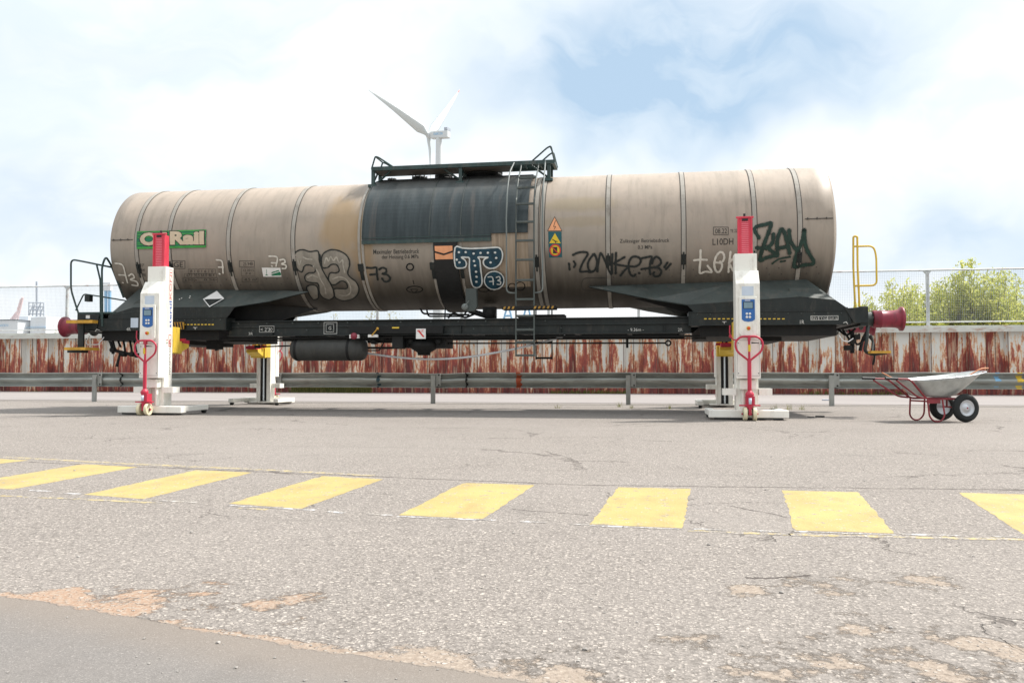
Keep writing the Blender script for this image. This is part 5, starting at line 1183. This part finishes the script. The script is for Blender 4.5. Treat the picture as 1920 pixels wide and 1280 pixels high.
def rail_mark(px, mat, w_=.05):
    x_ = at(px, 715, GY).x; mb = MB(); vs = []
    for (z_, y_) in wprof: vs += [(x_ - w_, GY + y_ - .020, z_), (x_ + w_ + .02 * math.sin(z_ * 60), GY + y_ - .020, z_)]
    mb.add(vs, [(2 * k, 2 * k + 1, 2 * k + 3, 2 * k + 2) for k in range(len(wprof) - 1)]); mb.build('paint_mark', mat, rail)
for a in ((710, paint('mark blue black', (.03, .07, .09), .6), .04), (875, M['under'], .02), (973, paint('mark red', (.35, .07, .03), .6, dirt=(.6, .25, .03)), .06), (1869, M['farblue'], .05), (1911, M['yellow'], .06), (228, M['under'], .02)): rail_mark(*a)

# ------------------------------------------------------------------ beyond the wall
def leafcloud(mb, rg, fn, n, s0, s1):
    for _ in range(n):
        p = fn(rg); s_ = rg.uniform(s0, s1); a = Vector((rg.gauss(0, 1), rg.gauss(0, 1), rg.gauss(0, 1))).normalized(); d = Vector((rg.gauss(0, .5), rg.gauss(0, .5), rg.gauss(.5, .5))).normalized()
        b_ = d.cross(a).normalized(); mb.add([p - d * s_, p + b_ * s_ * .35, p + d * s_, p - b_ * s_ * .35], [(0, 1, 2, 3)])
def bush(x_, y_, w_, h_, nb, nl, label, seed, name='willow_bush', mat='leaf', ls=(.045, .10), group='bushes beyond the mesh fence', z0=1.0):
    rg = random.Random(seed); r = thing(name, (x_, y_, 0), label, 'bush', group); tw = MB(); lf = MB()
    for k in range(nb):
        an = rg.uniform(0, 2 * PI); sp_ = rg.random() ** .6 * w_; hh_ = h_ * (1 - .38 * (sp_ / w_) ** 2) * rg.uniform(.50, 1.10)
        tip = Vector((x_ + sp_ * math.cos(an), y_ + sp_ * .6 * math.sin(an), hh_)); b0 = Vector((x_ + sp_ * .35 * math.cos(an), y_ + sp_ * .2 * math.sin(an), 0))
        mid = b0.lerp(tip, .5) + Vector((sp_ * .15 * math.cos(an), 0, .1 * h_)); pth = smooth_path([b0, mid, tip], 5)
        tw.tube(pth, [.035 * (1 - .9 * i / (len(pth) - 1)) for i in range(len(pth))], 5)
        side_n = nl // nb
        for i in range(side_n):
            t_ = .25 + .77 * rg.random() ** .75; j = min(len(pth) - 2, int(t_ * (len(pth) - 1))); p = pth[j].lerp(pth[j + 1], min(1.1, t_ * (len(pth) - 1) - j)); wd = .09 + .34 * (1.05 - t_)
            if p.z < z0: continue
            p = p + Vector((rg.gauss(0, wd), rg.gauss(0, wd), rg.gauss(0, wd * .8))); leafcloud(lf, rg, lambda r_: p, 1, *ls)
    tw.build('stems', M['twig'], r); lf.build('foliage', M[mat], r)
def bx(px, Y): return at(px, 640, Y).x
def bz(px, py, Y): return at(px, py, Y).z
for i, (px, top, w_, Y, nb, nl, lb) in enumerate(((1684, 545, 1.85, 31.5, 80, 15000, 'loose yellow green bush left of the fence post, nearest the wagon\'s right buffer'), (1768, 532, 2.1, 33, 100, 21000, 'dense light green bush just right of the fence post'), (1834, 508, 1.9, 32, 110, 20000, 'tallest light green bush with shoots rising above the fence rail'), (1908, 538, 1.8, 34, 70, 13000, 'light green bush at the right edge of the photo'))):
    bush(bx(px, Y), Y, w_, bz(px, top, Y), nb, nl, lb, 11 + i, z0=1.6)
for i, (px, top, w_, Y, lb) in enumerate(((120, 582, .6, 30, 'small pale sparse bush behind the left buffer'), (625, 578, .5, 30, 'pale thin bush seen under the tank, left one of three'), (690, 574, .35, 30, 'pale thin bush seen under the tank, middle one of three'), (735, 582, .3, 30, 'pale thin bush seen under the tank, right one of three'))):
    bush(bx(px, Y), Y, w_, bz(px, top, Y), 12, 900, lb, 31 + i, 'thin_bush', 'leafpale', (.03, .06), z0=1.8)
# weeds at the foot of the wall
rg = random.Random(5); mb = MB()
def tuft(px0, px1, Y, h_, n):
    for _ in range(n):
        x_ = bx(rg.uniform(px0, px1), Y); y_ = Y + rg.uniform(-.1, .1); d = Vector((rg.gauss(0, .25), rg.gauss(0, .2), 1)).normalized(); hh_ = h_ * rg.uniform(.4, 1.1)
        p = Vector((x_, y_, 0)); s_ = Vector((.012, 0, 0)); mb.add([p - s_, p + s_, p + d * hh_ * .6 + s_ * .8 + Vector((d.x * .05, 0, 0)), p + d * hh_], [(0, 1, 2, 3)])
tuft(545, 695, WY - .15, .36, 900); tuft(1030, 1180, WY - .15, .16, 260); tuft(1500, 1740, WY - .12, .16, 200); tuft(1740, 1780, WY - .12, .3, 120); tuft(0, 540, WY - .12, .07, 150)
tag(mb.build('wall_weeds', M['grass']), 'thin green weeds growing along the foot of the rusted wall', 'weeds', kind='stuff')
mb = MB()
for px, py, h_ in ((1160, 763, .18), (1185, 765, .10), (1255, 766, .12), (1045, 765, .12), (1455, 768, .15), (1480, 768, .16), (1503, 768, .13), (1447, 770, .1)):
    c0 = gnd(px, py)
    for _ in range(16):
        d = Vector((rg.gauss(0, .35), rg.gauss(0, .3), 1)).normalized(); p = c0 + Vector((rg.gauss(0, .03), rg.gauss(0, .03), 0)); s_ = Vector((.003, 0, 0)); hh_ = h_ * rg.uniform(.4, 1.1)
        mb.add([p - s_, p + s_, p + d * hh_], [(0, 1, 2)])
tag(mb.build('yard_weeds', M['grass']), 'sparse dry weeds growing from cracks in the yard', 'weeds', kind='stuff')
# loose stones on the asphalt
mb = MB(); ico = bmesh.new(); bmesh.ops.create_icosphere(ico, subdivisions=1, radius=1); iv = [v.co.copy() for v in ico.verts]; ico.verts.index_update(); fi = [[v.index for v in f.verts] for f in ico.faces]; ico.free()
for _ in range(260):
    px = rg.uniform(-50, 1970); py = 800 + 480 * rg.random() ** .8; p = gnd(px, py); s_ = rg.uniform(.0015, .0045) if rg.random() < .95 else rg.uniform(.005, .009)
    mb.add([p + Vector((v.x * s_ * rg.uniform(.8, 1.3), v.y * s_ * rg.uniform(.8, 1.3), v.z * s_ * .6 + s_ * .3)) for v in iv], fi)
tag(mb.build('gravel', M['stone']), 'scattered small stones lying on the yard', 'gravel', kind='stuff')
q = gnd(1528, 782); mb = MB(); mb.prism([q + Vector(v) for v in ((0, -.02, .001), (.09, -.04, .001), (.15, 0, .001), (.10, .04, .001), (.02, .03, .001))], (0, 0, .025)); mb.prism([q + Vector(v) for v in ((-.12, -.01, .001), (-.01, -.02, .001), (-.01, .02, .001), (-.10, .03, .001))], (0, 0, .012)); tag(mb.build('rubbish_scrap', M['blackplastic'], bevel=.004), 'small crumpled black scrap on the ground right of the front right lift', 'litter')
q = gnd(1541, 751); mb = MB(); mb.prism([q + Vector(v) for v in ((0, 0, .008), (.2, -.05, .008), (.3, .1, .008), (.05, .15, .008))], (0, 0, .03)); tag(mb.build('rubbish_scrap', M['fargrey'], bevel=.006), 'grey scrap on the pale strip beside a guardrail post', 'litter')

# wind turbine
def turbine():
    D = 345.0; d = ray(805, 254); hub = CP + d * (D / d.y); r = thing('wind_turbine', (hub.x, hub.y, 0), 'tall white wind turbine rising behind the tank', 'wind turbine')
    px = D / FPX
    axh = (-_rt * .874 + _f0 * .486).normalized(); axd = (axh * math.cos(.085) + _z * math.sin(.085))   # towards the rotor side
    inpl = Vector((-axd.y, axd.x, 0)); inpl = inpl if inpl.dot(_rt) > 0 else -inpl
    twr = hub - axd * 5.0 
    mb = MB(); mb.lathe((twr.x, twr.y, 0), (0, 0, 1), [(0, 2.6), (40, 2.15), (hub.z - 2.4, 1.28), (hub.z - 1.9, 1.28)], 32); mb.build('tower', M['turb'], r)
    nb = MB(); q0 = hub - axd * 1.2; q1 = hub - axd * 10.2; sidev = inpl * 1.7
    u = Vector((0, 0, 1.9))
    nb.prism([q0 - sidev * .8 - u * .9, q0 + sidev * .8 - u * .9, q0 + sidev * .8 + u * .75, q0 - sidev * .8 + u * .75], q1 - q0); nc = nb.build('nacelle', M['turb'], r, bevel=.3)
    m2 = MB(); m2.prism([q1 - sidev * .8 + u * .76, q1 + sidev * .8 + u * .76, q1 + sidev * .8 + u * 1.4, q1 - sidev * .8 + u * 1.4], axd * 1.6); m2.build('cooler', M['fargrey'], nc)
    m2 = MB(); sdir = (axd.cross(Vector((0, 0, 1)))).normalized(); sdir = sdir if sdir.dot(-_f0) > 0 else -sdir
    cpt = hub - axd * 5.6 + sdir * (1.7 * .8 + .03); text_on(m2, 'ENERCON', cpt + axd * 2.4 - u * .25, -axd * 4.6, Vector((0, 0, 1.1)), .01); m2.build('lettering', M['farblue'], nc)
    mb = MB(); mb.lathe(hub - axd * 1.1, axd, [(0, .001), (0, 1.45), (1.2, 1.5), (2.2, 1.1), (2.9, .001)], 20); mb.build('hub', M['turb'], r)
    Rb = 38.6; vup = inpl.cross(axd); vup = vup if vup.z > 0 else -vup
    for k, (an, c0_) in enumerate(((-76.9, 1), (43.1, 1), (163.1, 1))):
        vd = (vup * math.cos(R_(an)) + inpl * math.sin(R_(an))); chd = vd.cross(axd).normalized(); rows = []
        secs = [(0, .9, 1.8, 0), (.06, 1.0, 1.7, 0), (.16, 2.1, .8, 0), (.35, 1.6, .42, .6), (.6, 1.1, .28, 1.3), (.85, .65, .18, 2.4), (1.0, .12, .08, 3.2)]
        mb = MB(); vs = []; fs = []; ns = 10
        for (f_, ch, th, bd_) in secs:
            o_ = hub + vd * (Rb * f_) + axd * (bd_ + .5); tw_ = R_(55 * (1 - f_)); cdv = chd * math.cos(tw_) + axd * math.sin(tw_); tdv = axd * math.cos(tw_) - chd * math.sin(tw_)
            vs += [o_ + cdv * ch * math.cos(2 * PI * j / ns) + tdv * th * .5 * math.sin(2 * PI * j / ns) for j in range(ns)]
        for i in range(len(secs) - 1):
            for j in range(ns): fs.append((i * ns + j, i * ns + (j + 1) % ns, (i + 1) * ns + (j + 1) % ns, (i + 1) * ns + j))
        mb.add(vs, fs, True); bl = mb.build('blade', M['turbw'], r)
        m2 = MB(); f0_, f1_ = secs[-2], secs[-1]; vs2 = []
        for (f_, ch, th, bd_) in ((.93, .40, .15, 2.83), (.99, .17, .10, 3.14)):
            o_ = hub + vd * (Rb * f_) + axd * (bd_ + .5); vs2 += [o_ + chd * ch * 1.1 * math.cos(2 * PI * j / ns) + axd * th * .6 * math.sin(2 * PI * j / ns) for j in range(ns)]
        m2.add(vs2, [(j, (j + 1) % ns, ns + (j + 1) % ns, ns + j) for j in range(ns)], True); m2.build('red_tip' if k == 1 else 'blade_tip', M['turbr'] if k == 1 else M['turbw'], bl)
turbine()

# harbour far left
HY = 220.0
def hp(px, py, Y=HY): return at(px, py, Y)
def hbox(mb, x0, x1, y0, y1, Y=HY, dp=12): a = hp(x0, y1, Y); b_ = hp(x1, y0, Y); mb.box(a.x, b_.x, Y, Y + dp, max(0, min(a.z, b_.z)), max(a.z, b_.z)); return mb
mb = MB(); hbox(mb, -60, 33, 600, 640); tag(mb.build('warehouse', M['farwhite'], bevel=.2), 'long low white warehouse at the left edge, with small blue lettering', 'building')
wh_ = bpy.data.objects['warehouse']; mb = MB(); a = hp(-4, 612, HY - .3); text_on(mb, 'HAFEN', a, (hp(15, 612, HY - .3).x - a.x, 0, 0), (0, 0, .7)); mb.build('lettering', M['farblue'], wh_)
mb = MB(); hbox(mb, -61, 33.5, 598.6, 600, HY - .5, 13); mb.build('roof_edge', M['fargrey'], wh_)
mb = MB(); hbox(mb, 34, 53, 592, 640, HY + 6); hbox(mb, 55.5, 86, 593, 640, HY + 4); tag(mb.build('tank_shed', M['farwhite'], bevel=.2), 'white block shaped shed under the grey lattice crane', 'building')
sh_ = bpy.data.objects['tank_shed']; mb = MB(); hbox(mb, 34, 86, 613, 614.5, HY + 3.5, .4); hbox(mb, 53, 55.4, 592, 640, HY + 7); mb.build('blue_stripe', M['farblue'], sh_)
mb = MB(); mb.tube([hp(69, 640, HY + 30), hp(69, 528, HY + 30)], .35, 8); tag(mb.build('tall_mast', M['fargrey']), 'tall thin grey mast behind the lattice crane', 'mast')
mb = MB()
for a, b_ in (((28, 600), (39, 562)), ((33, 600), (43, 558)), ((39, 562), (43, 558)), ((30, 592), (36, 590)), ((31, 586), (38, 580)), ((33, 578), (39, 572)), ((20, 600), (31, 585)), ((20, 598), (36, 590)), ((24, 600), (32, 592))): mb.tube([hp(*a, HY + 10), hp(*b_, HY + 10)], .28, 6)
tag(mb.build('harbour_crane', M['farred']), 'pale red slanted crane boom above the white warehouse', 'crane')
mb = MB()
for k in range(5): mb.tube([hp(54 + k * 7, 594, HY + 20), hp(54 + k * 7 + (k % 2), 566 + 2 * (k % 3), HY + 20)], .16, 6)
for y_ in (567, 574, 581, 588): mb.tube([hp(54, y_, HY + 20), hp(83, y_ + 1, HY + 20)], .16, 6)
for k in range(8): mb.tube([hp(54 + k * 3.6, 594 - (k % 2) * 14, HY + 20), hp(58 + k * 3.4, 580 - (k % 3) * 5, HY + 20)], .14, 6)
tag(mb.build('lattice_crane', M['fargrey']), 'dark grey lattice gantry standing left of the first fence post', 'crane')
for px, lb in ((198.5, 'left of two blue harbour masts seen between the wagon handrails'), (205.5, 'right of two blue harbour masts seen between the wagon handrails')):
    r = thing('blue_mast', tuple(hp(px, 640, HY).xy) + (0,), lb, 'mast', 'blue masts in the harbour'); mb = MB(); mb.tube([hp(px, 645, HY), hp(px, 545, HY)], .45, 8); mb.build('mast_pole', M['farblue'], r)
    mb = MB(); a = hp(px, 541, HY); mb.box(a.x - .6, a.x + .6, HY - .5, HY + .5, hp(px, 545, HY).z, hp(px, 530, HY).z); mb.build('mast_head', M['farwhite'], r)
for px, lb in ((952, 'blue crane legs seen under the tank, left of the ladder'), (988, 'blue crane legs seen under the tank, right of the ladder')):
    mb = MB()
    for a, b_ in (((-8, 600), (-2, 578)), ((8, 600), (3, 578)), ((-6, 592), (6, 592)), ((-2, 578), (3, 578)), ((0, 578), (1, 570))): mb.tube([hp(px + a[0], a[1], HY), hp(px + b_[0], b_[1], HY)], .28, 6)
    mb.tube([hp(px - 8, 600, HY), hp(px - 8, 640, HY)], .3, 6); mb.tube([hp(px + 8, 600, HY), hp(px + 8, 640, HY)], .3, 6)
    tag(mb.build('gantry_crane', M['farblue']), lb, 'crane', 'blue cranes in the harbour')
